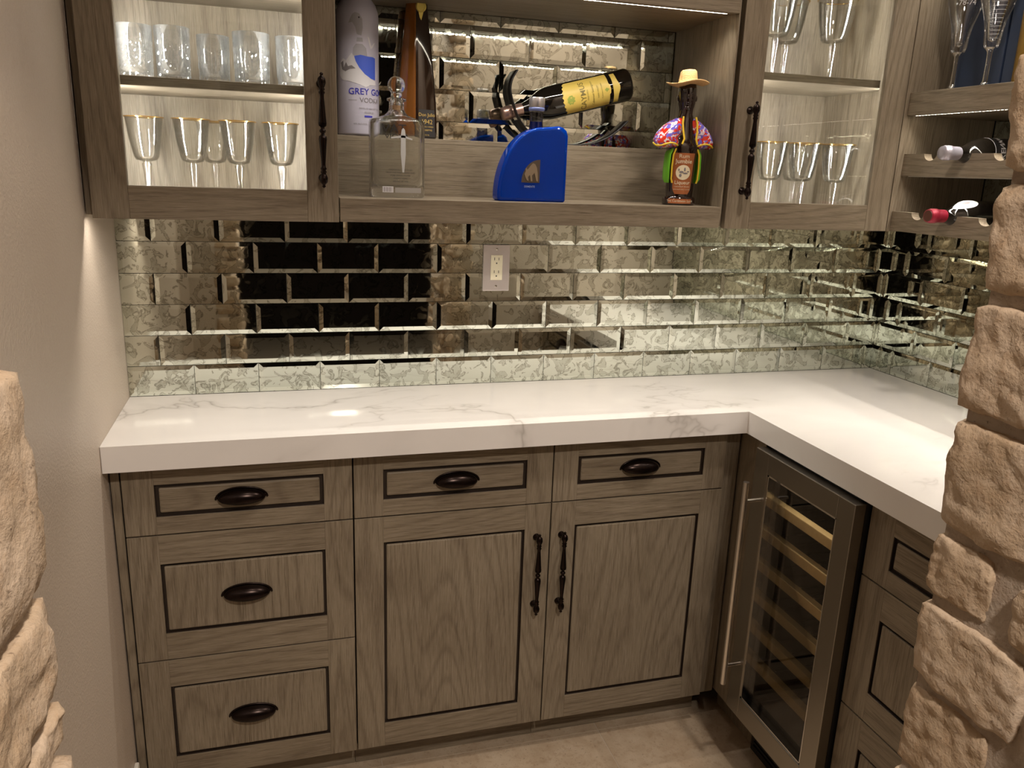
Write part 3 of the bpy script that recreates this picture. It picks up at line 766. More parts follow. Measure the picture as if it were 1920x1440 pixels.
for (x, r, h, st, lab) in ((.103, .0345, .102, 0, 'crystal tumbler with herringbone cuts, leftmost on the upper shelf'),
                           (.174, .0345, .103, 1, 'crystal tumbler with small oval cuts and plain rim, second from left'),
                           (.252, .0325, .092, 2, 'shorter crystal tumbler with block cuts, in the middle of the tumblers'),
                           (.327, .0375, .103, 3, 'widest crystal tumbler with fluted cuts, fourth from left'),
                           (.409, .0345, .100, 4, 'crystal tumbler with diamond cross cuts, beside the door stile')):
    tumbler(x, -.2, 1.6385, r, h, st, lab)

# beer flutes
def flute(x, y, label, marks):
    z = 1.7080; e = empty('beer_flute', (x, y, z), label, 'beer glass', 'tall beer flutes on the wall shelf')
    st = [(.026, 0), (.026, .0015), (.012, .004), (.0065, .012), (.0055, .05), (.0065, .075), (.0100, .080), (.0145, .084)]
    build('stem', MB().lathe(st, 20, 0, (x, y, z)), CLEAR, e)
    out_ = [(.0145, .084), (.0180, .094), (.0192, .115), (.0235, .142), (.0330, .172), (.0405, .20), (.0425, .225), (.0400, .26), (.036, .285)]
    inn = [(.033, .285), (.037, .26), (.0385, .225), (.036, .20), (.029, .17), (.0180, .14), (.0130, .112), (.009, .100), (.001, .096)]
    build('bowl', MB().lathe(out_+inn, 28, 0, (x, y, z), closed=False), CLEAR, e)
    def onr(dx, dz, base=225):
        hz = .16+dz; r = None
        for (ra, ha), (rb, hb) in zip(out_, out_[1:]):
            if ha <= hz <= hb: r = ra+(rb-ra)*(hz-ha)/(hb-ha)
        r = (r or .034)+.0004; a = rad(232)+dx/r
        return (x+r*math.cos(a), y+r*math.sin(a), z+hz)
    mb = MB()
    if marks == 'lines':
        for k in range(14):
            dz = -.058+k*.0082; hw = .009+.006*min(1, k/8)
            pts = [onr(-hw+2*hw*i/8, dz) for i in range(9)]; mb.tube(pts, .00035, 4)
    else:
        text(mb, marks, .016, lambda a, b: onr(a, b+.028)); text(mb, marks[::-1], .013, lambda a, b: onr(a, b+.048))
    build('etching', mb, ETCH, e, fixn=False)
flute(1.935, -.405, 'tall stemmed beer flute with etched figures, left of the pair', '78-74')
flute(1.935, -.500, 'tall stemmed beer flute with etched measuring lines, right of the pair', 'lines')
# navy boxes behind
def giftbox(name, y0, y1, x0, x1, hgt, label, cat='box', mat=NAVY, g_=None):
    e = empty(name, ((x0+x1)/2, (y0+y1)/2, 1.708), label, cat, g_)
    build('box_body', MB().box(x0, x1, y0, y1, 1.708, 1.708+hgt*.8), mat, e, bev=.002)
    build('lid', MB().box(x0-.0015, x1+.0015, y0-.0015, y1+.0015, 1.708+hgt*.8+.0006, 1.708+hgt), mat, e, bev=.002)
giftbox('gift_box', -.486, -.352, 1.988, 2.11, .285, 'navy blue gift box standing behind the beer flutes')
giftbox('gift_box', -.548, -.491, 1.988, 2.11, .295, 'navy blue gift box at the right edge, beside its twin')
e = empty('bottle_tube', (1.965, -.600, 1.708), 'gold coloured tube at the right edge of the shelf beside stone', 'tube')
build('tube_body', MB().lathe([(.042, 0), (.042, .25)], 28, 0, (1.965, -.600, 1.708)), simple('gold_card', (.30, .18, .035), .35, .6), e)
build('lid', MB().lathe([(.043, .251), (.043, .285), (.040, .288)], 28, 0, (1.965, -.600, 1.708)), simple('gold_card_lid', (.62, .45, .16), .3, .7), e)

# ------------------------------------------------------------ wine bottles
def bottle_profile(L_=.300, r=.0375, neck=.0142):
    return [(r*.75, 0.0), (r*.95, .001), (r, .006), (r, .185), (r*.97, .198), (r*.86, .212), (r*.66, .226), (r*.48, .238), (neck*1.05, .252), (neck, .262), (neck, L_-.022), (neck*1.12, L_-.020), (neck*1.12, L_-.006), (neck, L_-.004), (neck, L_)]
def lying_bottle(y, zax, xn, label, cap, capname, lab_fn, tiltz=0):
    """bottle lying along +x into the rack, mouth at xn"""
    e = empty('wine_bottle', (xn+.15, y, zax), label, 'bottle', 'wine bottles lying in the racks')
    Lb = .296; T = lambda u, v, w: (xn+Lb-w, y+u, zax+v)
    pr = bottle_profile(Lb)
    build('glass', MB(T).loft([[(r*math.cos(2*PI*k/32), r*math.sin(2*PI*k/32), h) for k in range(32)] for r, h in pr]), DARKG, e)
    n = .0142
    cp = [(n+.0006, .225+.02), (n+.0010, Lb-.0215), (n*1.12+.001, Lb-.0195), (n*1.12+.001, Lb-.006), (n*1.12-.0002, Lb-.0045), (n*1.12-.0002, Lb-.003), (n+.0008, Lb+.0008), (n*.4, Lb+.0012)]
    build('foil_capsule', MB(T).loft([[(r*math.cos(2*PI*k/32), r*math.sin(2*PI*k/32), h) for k in range(32)] for r, h in cp]), cap, e)
    if capname: build('cork_end', MB(T).loft([[(r*math.cos(2*PI*k/24), r*math.sin(2*PI*k/24), h) for k in range(24)] for r, h in ((n*.92, Lb+.0008), (n*.90, Lb+.0018))]), simple('cork_end_dark', (.10, .035, .022), .4), e)
    lab_fn(e, T)
def lab_kenwood(e, T):
    r = .0379
    def cyl(a, h): return (r*math.cos(a), r*math.sin(a), h)
    mb = MB(T); n = 36
    mb.loft([[(( r-.0001)*math.cos(2*PI*k/n), (r-.0001)*math.sin(2*PI*k/n), h) for k in range(n)] for h in (.06, .178)], cap=False)
    lb = build('label', mb, simple('black_paper_label', (.012, .011, .012), .5), e, label='black wrap-round label')
    mb = MB(T).tube([cyl(2*PI*k/40, .181) for k in range(40)], .0004, 4, closed=True)
    build('label_band', mb, WHITEPR, e)
    mb = MB(T); text(mb, 'KENWOOD', .019, lambda a, b: ((r+.0002)*math.cos(rad(118)-a/r), (r+.0002)*math.sin(rad(118)-a/r), .160-b), bold=.0003)
    build('lettering', mb, WHITEPR, lb, fixn=False)
def lab_oval(e, T):
    pr = bottle_profile(.296)
    def rad_at(h):
        for (ra, ha), (rb, hb) in zip(pr, pr[1:]):
            if ha <= h <= hb: return ra+(rb-ra)*(h-ha)/max(hb-ha, 1e-6)
        return .037
    def pt(a0, h, off): rr = rad_at(h)+off; return (rr*math.cos(a0), rr*math.sin(a0), h)
    def oval(mb, hw, hh, off, hc=.206, ac=rad(112)):
        vs = []; fs = []; nr, na = 8, 28
        for i in range(nr+1):
            for k in range(na):
                t = 2*PI*k/na; q = i/nr; h = hc+hh*q*math.sin(t); vs.append(pt(ac+hw*q*math.cos(t), h, off))
        fs = [(i*na+k, i*na+(k+1) % na, (i+1)*na+(k+1) % na, (i+1)*na+k) for i in range(nr) for k in range(na)]
        mb.add(vs, fs, 0, True)
    mb = MB(T); oval(mb, .52, .030, .0005); lb = build('neck_label', mb, WHITEPR, e, fixn=False, label='white oval shoulder label')
    mb = MB(T); oval(mb, .16, .009, .0009); build('emblem', mb, GREYP, lb, fixn=False)
lying_bottle(-.5075, rt1+.0157, 1.842, 'dark wine bottle with silver foil lying in the upper scooped rack', SILCAP, None, lab_kenwood)
lying_bottle(-.5075, rt2+.0157, 1.832, 'dark wine bottle with red foil lying in the lower scooped rack', REDCAP, 'c', lab_oval)

# tilted bottle in its balancing holder on the riser
ZS = 1.552
yb_ = -.055
p_m = Vector((.914, yb_, 1.620)); p_b = Vector((1.243, yb_, 1.709)); ax = (p_m-p_b); Lt = ax.length; ax.normalize()
up = Vector((0, 1, 0)).cross(ax); up = up if up.z > 0 else -up; sd = Vector((0, 1, 0))
TT = lambda u, v, w: tuple(p_b+ax*w+up*v-sd*u)
e = empty('wine_bottle', tuple(p_b*.5+p_m*.5), 'dark wine bottle with yellow label tilted neck-down in a black holder', 'bottle')
pr = [(r, h*Lt/.300) for r, h in bottle_profile(.300, .0405)]
def ring(r, h, n=36): return [(r*math.cos(2*PI*k/n), r*math.sin(2*PI*k/n), h) for k in range(n)]
build('glass', MB(TT).loft([ring(r, h) for r, h in pr]), DARKG, e)
build('foil_capsule', MB(TT).loft([ring(r, h) for r, h in ((.0150, Lt-.052), (.0152, Lt-.025), (.0168, Lt-.022), (.0168, Lt-.008), (.0155, Lt-.004), (.0150, Lt+.001), (.004, Lt+.0014))]), PINKCAP, e)
r = .0405
def lab_pt(t, h, off=0.0):      # t = angle from the camera side (0) upwards
    h *= 1.07; return ((r+off)*math.cos(t), (r+off)*math.sin(t), h)
mb = MB(TT); nt2, nh = 26, 14; vs = []
for i in range(nt2+1):
    t = rad(-62)+rad(124)*i/nt2
    for j in range(nh+1):
        s = j/nh; edge = .168+.011*math.cos((i/nt2-.5)*PI)+.0018*math.sin(i*1.9); lo = .062-.004*(1-abs(i/nt2-.5)*2)*(abs(i/nt2-.5) < .12)
        vs.append(lab_pt(t, lo+(edge-lo)*s, .0003))
mb.add(vs, [(i*(nh+1)+j, (i+1)*(nh+1)+j, (i+1)*(nh+1)+j+1, i*(nh+1)+j+1) for i in range(nt2) for j in range(nh)], 0, True)
lb = build('label', mb, YELLOW, e, fixn=False, label='yellow front label')
mb = MB(TT); vs = []
for i in range(21):
    t = rad(-56)+rad(112)*i/20; bow = .006*math.exp(-((i-10)/3.5)**2)
    vs += [lab_pt(t, .040-bow, .0003), lab_pt(t, .052, .0003)]
mb.add(vs, [(2*i, 2*i+2, 2*i+3, 2*i+1) for i in range(20)], 0, True)
build('label_strip', mb, YELLOW, e, fixn=False, label='narrow yellow strip label')
mb = MB(TT)
text(mb, 'CAYMUS', .0185, lambda a, b: lab_pt(a/r+rad(-4), .128+b, .0006), bold=.0002)
text(mb, 'VINEYARDS', .005, lambda a, b: lab_pt(a/r+rad(-4), .117+b, .0006))
text(mb, 'Cabernet Sauvignon', .0075, lambda a, b: lab_pt(a/r, .104+b, .0006))
text(mb, 'NAPA VALLEY', .005, lambda a, b: lab_pt(a/r, .091+b, .0006))
text(mb, 'Produced and bottled', .0042, lambda a, b: lab_pt(a/r, .081+b, .0006))
build('lettering', mb, simple('label_ink', (.22, .17, .04), .5), lb, fixn=False)
mb = MB(TT); n = 16; cen = lab_pt(rad(-8), .160, .0006)
vs = [cen]+[lab_pt(rad(-8)+.0105*(1+.15*math.sin(k*3))*math.cos(2*PI*k/n)/r, .160+.0095*(1+.15*math.sin(k*3))*math.sin(2*PI*k/n), .0006) for k in range(n)]
mb.add(vs, [(0, 1+k, 1+(k+1) % n) for k in range(n)])
build('leaf_emblem', mb, GREENL, lb, fixn=False); mb = MB(TT)
vs = [lab_pt(rad(6), .069, .0006), lab_pt(rad(0), .062, .0006), lab_pt(rad(-8), .069, .0006), lab_pt(rad(0), .074, .0006)]; mb.add(vs, [(0, 1, 2, 3)])
build('leaf_emblem', mb, GREENL, lb, fixn=False)
# holder ribbon
h = empty('bottle_holder', (1.08, yb_, ZS), 'black curved metal ribbon holder balancing the tilted wine bottle', 'bottle holder')
cp = [(.941, 1.722), (.928, 1.700), (.924, 1.675), (.930, 1.650), (.936, 1.634), (.943, 1.618), (.955, 1.600), (.975, 1.580), (1.003, 1.564), (1.035, 1.5555), (1.075, 1.5535), (1.115, 1.5545), (1.150, 1.560), (1.185, 1.573), (1.215, 1.592), (1.243, 1.618)]
def cr(pts, n=5):
    o_ = []
    for i in range(len(pts)-1):
        p0, p1, p2, p3 = [Vector(pts[max(0, min(len(pts)-1, i+k))]) for k in (-1, 0, 1, 2)]
        for j in range(n):
            t = j/n; o_.append(.5*((2*p1)+(-p0+p2)*t+(2*p0-5*p1+4*p2-p3)*t*t+(-p0+3*p1-3*p2+p3)*t**3))
    o_.append(Vector(pts[-1])); return o_
cur = cr(cp); mb = MB()
def seg(c2, ya, yb2, taper=None):
    rings = []
    for i, p in enumerate(c2):
        t = (c2[min(i+1, len(c2)-1)]-c2[max(i-1, 0)]).normalized(); nrm = Vector((-t.y, t.x))*.0016
        tp = 1 if not taper else taper(i/(len(c2)-1)); m_ = (ya+yb2)/2; a_, b_ = m_+(ya-m_)*tp, m_+(yb2-m_)*tp
        rings.append([(p.x+nrm.x, a_, p.y+nrm.y), (p.x+nrm.x, b_, p.y+nrm.y), (p.x-nrm.x, b_, p.y-nrm.y), (p.x-nrm.x, a_, p.y-nrm.y)])
    mb.loft(rings, smooth=True)
i1 = next(i for i, p in enumerate(cur) if p.y < 1.643); i2 = next(i for i, p in enumerate(cur) if p.y < 1.609)
seg(cur[:i1+1], yb_-.036, yb_+.036, lambda t: .92+.08*t); seg(cur[i1:i2+1], yb_-.036, yb_-.019); seg(cur[i1:i2+1], yb_+.019, yb_+.036); seg(cur[i2:], yb_-.036, yb_+.036, lambda t: 1-.35*t)
build('ribbon', mb, BLACKM, h)

# ------------------------------------------------------------ frosted vodka bottle on the riser
bx_, by_, br = .5605, -.0535, .0485
e = empty('vodka_bottle', (bx_, by_, ZS), 'tall frosted vodka bottle with blue lettering on the riser at left', 'bottle')
pr = [(br*.8, 0), (br*.97, .002), (br, .006), (br, .262), (br*.97, .274), (br*.86, .288), (br*.68, .300), (br*.48, .309), (.0195, .318), (.0165, .330), (.0160, .385), (.0175, .388), (.0175, .396)]
build('glass', MB().lathe(pr, 48, 0, (bx_, by_, ZS)), FROST, e)
build('cap', MB().lathe([(.0178, .3965), (.0178, .43), (.0165, .433)], 24, 0, (bx_, by_, ZS)), WHITEPR, e)
ca = math.atan2(-2.0833-by_, .3611-bx_)    # towards where a viewer in the doorway stands
def vb(dx, dz, off=.0004): a = ca+dx/br; return (bx_+(br+off)*math.cos(a), by_+(br+off)*math.sin(a), ZS+dz)
def patch(mb, poly, off=.0004, mi=0, nsub=3, art=True):
    """polygon on the cylinder, triangulated fan then subdivided so that it follows the curve"""
    if art: poly = [(p[0]*1.12, p[1]*1.10+.0075) for p in poly]
    bm = bmesh.new(); f = bm.faces.new([bm.verts.new((p[0], p[1], 0)) for p in poly])
    bmesh.ops.triangulate(bm, faces=[f]); bmesh.ops.subdivide_edges(bm, edges=bm.edges[:], cuts=nsub, use_grid_fill=True)
    bm.verts.index_update(); vs = [vb(v.co.x, v.co.y, off) for v in bm.verts]; fs = [tuple(v.index for v in q.verts) for q in bm.faces]; bm.free()
    mb.add(vs, fs, mi, True)
def blob(cx, cz, rx, rz, n=18, j=0, ph=0): return [(cx+rx*(1+j*math.sin(3*t+ph))*math.cos(t), cz+rz*(1+j*math.cos(2*t+ph))*math.sin(t)) for t in [2*PI*k/n for k in range(n)]]
mb = MB()   # pale goose head and body
patch(mb, [(-.014, .222), (-.018, .213), (-.010, .215), (-.004, .206), (-.001, .192), (.008, .190), (.011, .205), (.010, .222), (.004, .232), (-.004, .234), (-.010, .230)], .0005)
patch(mb, [(-.002, .178), (-.001, .186), (.010, .186), (.011, .178)], .0005)
patch(mb, [(-.010, .150), (-.009, .166), (-.003, .174), (.010, .174), (.018, .166), (.020, .150)], .0005)
build('bird_print', mb, GREYD, e, fixn=False)
mb = MB(); patch(mb, blob(.0035, .2245, .0016, .0018, 10), .0008, nsub=1)
build('bird_eye', mb, BLACKPR, e, fixn=False)
mb = MB()   # blue sea
patch(mb, [(-.007, .150), (.006, .153), (.020, .151), (.034, .151), (.040, .149), (.040, .106), (.028, .108), (.014, .116), (.003, .128), (-.004, .140)], .0007)
build('sea_print', mb, BLUEW, e, fixn=False)
mb = MB()   # mountains and snow
patch(mb, [(-.040, .138), (-.032, .146), (-.024, .142), (-.012, .156), (-.007, .150), (-.004, .140), (.003, .128), (.014, .116), (.028, .108), (.040, .104), (.042, .096), (.026, .095), (.016, .090), (.004, .095), (-.014, .100), (-.034, .104), (-.042, .112)], .0005)
patch(mb, [(.021, .190), (.024, .188), (.030, .172), (.036, .178), (.040, .180), (.034, .170), (.028, .166), (.025, .172)], .0008)
build('mountain_print', mb, WHITEPR, e, fixn=False)
mb = MB()
patch(mb, [(-.038, .137), (-.031, .141), (-.030, .128), (-.024, .138), (-.020, .130), (-.012, .132), (-.004, .126), (-.016, .125), (-.026, .120), (-.034, .124)], .0009)
build('ridge_print', mb, GREYP, e, fixn=False)
mb = MB(); text(mb, 'GREY GOOSE', .0195, lambda a, b: vb(a+.037, b+.0965, .0009), bold=.0002)
build('brand_lettering', mb, BLUEP, e, fixn=False)
mb = MB()
patch(mb, [(.014, .041), (.014, .045), (.034, .045), (.034, .041)], .0009, art=False)
build('blue_bar', mb, BLUEP, e, fixn=False)
mb = MB(); text(mb, 'VODKA', .0150, lambda a, b: vb(a+.030, b+.0780, .0009))
text(mb, 'DISTILLED AND BOTTLED', .0048, lambda a, b: vb(a+.030, b+.0600, .0009)); text(mb, 'FRANCE', .0062, lambda a, b: vb(a+.026, b+.0510, .0009))
text(mb, '40% ALC./VOL.   1.75 L', .0052, lambda a, b: vb(a+.014, b+.0256, .0009))
patch(mb, [(-.022, .0778), (-.022, .0785), (-.003, .0785), (-.003, .0778)], .0009, art=False)
build('fine_lettering', mb, GREYP, e, fixn=False)

# ------------------------------------------------------------ tall amber tequila bottle
bx2, by2 = .697, -.052
e = empty('tequila_bottle', (bx2, by2, ZS), 'tall tapering amber tequila bottle with black label on the riser', 'bottle')
def sect(s, z, n=8):
    # rounded triangle: flat side right-front, another left-front
    base = [(s*1.02, -s*.62), (-s*.15, -s*.92), (-s*1.0, -s*.15), (-s*.62, s*.86), (s*.72, s*.80)]
    pts = []; k = len(base)
    for i in range(k):
        a, b, c_ = Vector(base[i-1]), Vector(base[i]), Vector(base[(i+1) % k])
        p, q = b+(a-b)*.16, b+(c_-b)*.16
        for j in range(3):
            t = j/2; v_ = p*(1-t)**2+b*2*t*(1-t)+q*t*t; pts.append((bx2+v_.x, by2+v_.y, z))
    return pts
prof = [(.046, 0), (.0485, .004), (.0490, .02), (.0465, .08), (.0415, .14), (.0355, .20), (.0300, .25), (.0250, .30), (.0200, .345), (.0160, .395), (.0145, .43)]
n5 = 15; mb = MB(); rings = [sect(s, ZS+z) for s, z in prof]
vs = [p for q in rings for p in q]
for i in range(len(rings)-1):
    for k in range(n5):
        mi = 0 if k < 3 or k >= 12 else 1
        mb.add([vs[i*n5+k], vs[i*n5+(k+1) % n5], vs[(i+1)*n5+(k+1) % n5], vs[(i+1)*n5+k]], [(0, 1, 2, 3)], 0 if k in (2, 3, 1, 0, 14, 13, 12) else 1, True)
mb.add(rings[0], [tuple(range(n5))[::-1]]); mb.add(rings[-1], [tuple(range(n5))])
build('glass', mb, [simple('amber_glass_shaded_side', (.020, .010, .006), .07, 0, Coat_Weight=1), AMBER], e, weld=True)  # one amber glass: dark colour on the right faces paints its shaded side
build('stopper', MB().lathe([(.0140, .431), (.0165, .435), (.0165, .48), (.012, .486)], 24, 0, (bx2, by2, ZS)), simple('dark_wood_stopper', (.05, .02, .012), .35), e)
# label plane on the right-front side between section points 0 and 1
sA, sB = Vector((.0490*1.02, -.0490*.62)), Vector((-.0490*.15, -.0490*.92))
def tq(a, b, off=.0012):
    f = (.0490-.00040*b*100)/.0490
    mid = (sA+sB)*.5*f; d = (sA-sB).normalized(); nn = Vector((-d.y, d.x)); nn = nn if nn.y < 0 else -nn
    p = mid+d*a+nn*off; return (bx2+p.x, by2+p.y, ZS+b)
mb = MB(); mb.add([tq(-.0215, .004), tq(.0215, .004), tq(.0205, .066), tq(-.0205, .066)], [(0, 1, 2, 3)])
lb = build('label', mb, BLACKPR, e, fixn=False, label='black paper label')
mb = MB(); text(mb, 'Don Julio', .0112, lambda a, b: tq(a, b+.054, .0018)); text(mb, '1942', .0150, lambda a, b: tq(a, b+.038, .0018)); text(mb, 'TEQUILA ANEJO', .0046, lambda a, b: tq(a, b+.027, .0018)); text(mb, 'Reserva', .0085, lambda a, b: tq(a, b+.020, .0018)); text(mb, '750 ML', .0040, lambda a, b: tq(a, b+.008, .0018))
build('lettering', mb, GOLDPR, lb, fixn=False)
mb = MB(); 
tb = Vector((bx2+.008, by2-.0235, ZS+.293))
mb.lathe([(.0125, 0), (.0125, -.002), (.009, -.003), (.0085, -.0018)], 20, 0, tuple(tb), 'y')
mb.add([tuple(tb+Vector(p)) for p in ((-.006, -.001, -.010), (.006, -.001, -.010), (0, .001, -.034))], [(0, 1, 2)])
build('medallion', mb, simple('gold_medallion', (.55, .42, .10), .3, .7), e, fixn=False)

# ------------------------------------------------------------ clear decanter bottle
ZF = 1.4182
dx_, dy_ = .628, -.215
e = empty('decanter', (dx_, dy_, ZF), 'clear square-shouldered glass bottle with ball stopper and etched cross', 'decanter')
def rr_ring(hw, hd, rc, z, n=4, cx=dx_, cy=dy_):
    pts = []
    for sx_, sy_, a0 in ((1, 1, 0), (-1, 1, 90), (-1, -1, 180), (1, -1, 270)):
        for j in range(n+1):
            a = rad(a0+90*j/n); pts.append((cx+sx_*(hw-rc)+rc*math.cos(a), cy+sy_*(hd-rc)+rc*math.sin(a), z))
    return pts
hw, hd = .0595, .032
bd = [rr_ring(hw-.004, hd-.004, .010, ZF), rr_ring(hw, hd, .012, ZF+.004), rr_ring(hw, hd, .012, ZF+.160), rr_ring(hw-.002, hd-.002, .012, ZF+.1655), rr_ring(hw*.72, hd*.82, .018, ZF+.170), rr_ring(.026, .022, .0215, ZF+.176), rr_ring(.0185, .0185, .0184, ZF+.184), rr_ring(.0165, .0165, .0164, ZF+.190), rr_ring(.0165, .0165, .0164, ZF+.2045), rr_ring(.0215, .0215, .0214, ZF+.2065), rr_ring(.0215, .0215, .0214, ZF+.2110), rr_ring(.0165, .0165, .0164, ZF+.2125)]
inner = [rr_ring(.0100, .0100, .0099, ZF+.2125), rr_ring(.0100, .0100, .0099, ZF+.186), rr_ring(.020, .016, .0155, ZF+.174), rr_ring(hw-.010, hd-.008, .010, ZF+.164), rr_ring(hw-.006, hd-.006, .010, ZF+.155), rr_ring(hw-.006, hd-.006, .010, ZF+.030), rr_ring(hw-.012, hd-.010, .008, ZF+.024)]
build('glass_body', MB().loft(bd+inner), DECANT, e, fixn=False)
sp = [(.0085, .196), (.0085, .214), (.0125, .2155), (.0125, .219)]+[(.0195*math.sin(t), .2385-.0195*math.cos(t)) for t in [rad(38)+rad(140)*k/14 for k in range(15)]]
build('stopper', MB().lathe(sp, 32, 0, (dx_, dy_, ZF)), DECANT, e)
build('cork_ring', MB().lathe([(.0092, .187), (.0094, .197)], 24, 0, (dx_, dy_, ZF)), simple('cork_collar', (.50, .30, .16), .8), e)
yf = dy_-hd-.0006
mb = MB(BACKRUN); w_ = -yf
cz = ZF+.105; cxx = dx_+.010
mb.prism([(cxx-.002, cz-.050), (cxx+.002, cz-.050), (cxx+.0055, cz-.01), (cxx+.0050, cz+.030), (cxx+.0035, cz+.040), (cxx, cz+.044), (cxx-.0035, cz+.040), (cxx-.0050, cz+.030), (cxx-.0055, cz-.01)], w_, w_+.0003)
mb.prism([(cxx-.027, cz+.021), (cxx-.027, cz+.024), (cxx, cz+.0285), (cxx+.020, cz+.022), (cxx+.020, cz+.019), (cxx, cz+.0235)], w_, w_+.0003)
build('etched_cross', mb, ETCH, e, fixn=False)
mb = MB(BACKRUN)
wb_ = w_+.0002
text(mb, 'VAT', .026, lambda a, b: (dx_-.010+a*1.1, ZF+.146+b, wb_)); text(mb, 'VIORA', .014, lambda a, b: (dx_-.004+a*1.3, ZF+.130+b, wb_))
for k in range(5): text(mb, ('ORGANICALLY DISTILLED', 'FROM THE FINEST GRAIN AND', 'PURE SPRING WATER', 'VODKA  750ML', '40% ALC BY VOL')[k], .0046, lambda a, b: (dx_+.004+a, ZF+.060-k*.0062+b, wb_))
build('fine_lettering', mb, BLACKPR, e, fixn=False)
mb = MB(BACKRUN); mb.box(dx_-.036, dx_-.012, ZF+.011, ZF+.024, w_, w_+.0003, 0)
for k in range(9): mb.box(dx_-.033+k*.0021, dx_-.033+k*.0021+(.0006 if k % 3 else .0012), ZF+.0125, ZF+.0225, w_+.0003, w_+.0005, 1)
mb.box(dx_-.008, dx_+.050, ZF+.011, ZF+.022, w_, w_+.0003, 2)
build('barcode_label', mb, [WHITEPR, GREYP, simple('grey_film_label', (.35, .33, .31), .5)], e, fixn=False)

# ------------------------------------------------------------ blue quarter-round bottle
qx0, qx1, qy = .848, 1.011, -.252
e = empty('blue_bottle', ((qx0+qx1)/2, qy, ZF), 'bright blue quarter-round tequila bottle with silver cap and plaque', 'bottle')
def quarter(m_, n=22):
    x0_, x1_, zb2, zt2 = qx0+m_, qx1-m_, ZF+m_, ZF+.168-m_
    pts = [(x1_-.003, zb2), (x1_, zb2+.003), (x1_, zt2-.020), (x1_-.004, zt2-.009), (x1_-.013, zt2-.002), (x1_-.022, zt2)]
    cx_ = x1_-.060
    for k in range(n+1):
        a = PI/2*k/n; pts.append((cx_-(cx_-x0_)*math.sin(a), zb2+.010+(zt2-.004-zb2-.010)*math.cos(a)))
    pts += [(x0_+.001, zb2+.003), (x0_+.005, zb2)]
    return pts
hd = .027
def qr(m_, y): return [(p[0], y, p[1]) for p in quarter(m_)]
build('glass_body', MB().loft([qr(.008, qy-hd), qr(.003, qy-hd+.001), qr(.0006, qy-hd+.004), qr(0, qy-hd+.009), qr(0, qy+hd-.009), qr(.0006, qy+hd-.004), qr(.003, qy+hd-.001), qr(.008, qy+hd)]), BLUEG, e)
nxc = .9405
build('neck', MB().lathe([(.0165, .155), (.0160, .168), (.0150, .172), (.0150, .198)], 28, 0, (nxc, qy, ZF)), thin_glass('neck_glass', (.60, .62, .68), (.15, .16, .25), 1, .02, 1.5), e)
build('neck_liquid', MB().lathe([(.0140, .150), (.0138, .176)], 28, 0, (nxc, qy, ZF)), BLUEG, e)
build('collar', MB().lathe([(.0170, .199), (.0182, .201), (.0182, .206), (.0168, .207)], 32, 0, (nxc, qy, ZF)), simple('blue_grey_collar', (.16, .20, .42), .1, .2), e)
build('cap', MB().lathe([(.0172, .2075), (.0178, .209), (.0178, .226), (.0165, .2285)], 36, 0, (nxc, qy, ZF)), SILVER, e)
mb = MB(BACKRUN)
def pq(s, ox, oz, n=10):
    pts = [(ox+.043*s, oz), (ox+.043*s, oz+.051*s)]
    for k in range(n+1): a = PI/2*k/n; pts.append((ox+.043*s-.043*s*math.sin(a), oz+.051*s*math.cos(a)))
    return pts
ox, oz = .902, ZF+.042; w_ = -qy+hd
mb.prism(pq(1.12, ox-.003, oz-.003), w_-.002, w_+.0008); build('plaque_frame', mb, BLUEG, e)
mb = MB(BACKRUN); mb.prism(pq(1, ox, oz), w_, w_+.0014); pq_ = build('plaque', mb, PEWTER, e)
mb = MB(BACKRUN)  # bull-like relief, head down
bull = [(.009, .012), (.013, .004), (.017, .004), (.015, .012), (.019, .017), (.022, .003), (.026, .003), (.0245, .016), (.030, .022), (.035, .004), (.039, .003), (.0375, .022), (.0355, .033), (.031, .041), (.026, .043), (.021, .038), (.016, .031), (.0125, .028), (.0105, .033), (.0085, .030), (.0095, .025), (.0065, .019)]
mb.prism([(ox+a, oz+b) for a, b in bull], w_+.0014, w_+.0026)
build('relief', mb, PEWTERL, pq_)
mb = MB(BACKRUN); text(mb, 'DEMENTE', .0058, lambda a, b: (ox+.020+a, oz-.009+b, w_+.0006), bold=.0001)
build('raised_lettering', mb, simple('pale_blue_print', (.35, .45, .75), .4), e, fixn=False)

# ------------------------------------------------------------ rum figurine bottle
fx, fy = 1.318, -.245
e = empty('figurine_bottle', (fx, fy, ZF), 'rum liqueur bottle shaped as a figure with straw hat and flowered jacket', 'bottle')
def ell(rx, ry, z, n=28, cx=0, cy=0): return [(fx+cx+rx*math.cos(2*PI*k/n), fy+cy+ry*math.sin(2*PI*k/n), ZF+z) for k in range(n)]
build('base', MB().loft([ell(.040, .031, 0), ell(.042, .033, .003), ell(.041, .032, .016), ell(.037, .028, .020)]), SKIN, e)
body = [(.034, .026, .020), (.035, .027, .035), (.036, .028, .06), (.037, .029, .10), (.040, .030, .125), (.043, .031, .133), (.045, .031, .140), (.040, .028, .147), (.034, .026, .155), (.028, .023, .170), (.024, .021, .185), (.021, .019, .200), (.0165, .0165, .212), (.0165, .018, .222), (.0195, .022, .236), (.0215, .024, .252), (.0215, .0235, .268), (.019, .021, .280), (.010, .012, .287)]
build('figure', MB().loft([ell(a, b, z) for a, b, z in body]), SKIN, e)
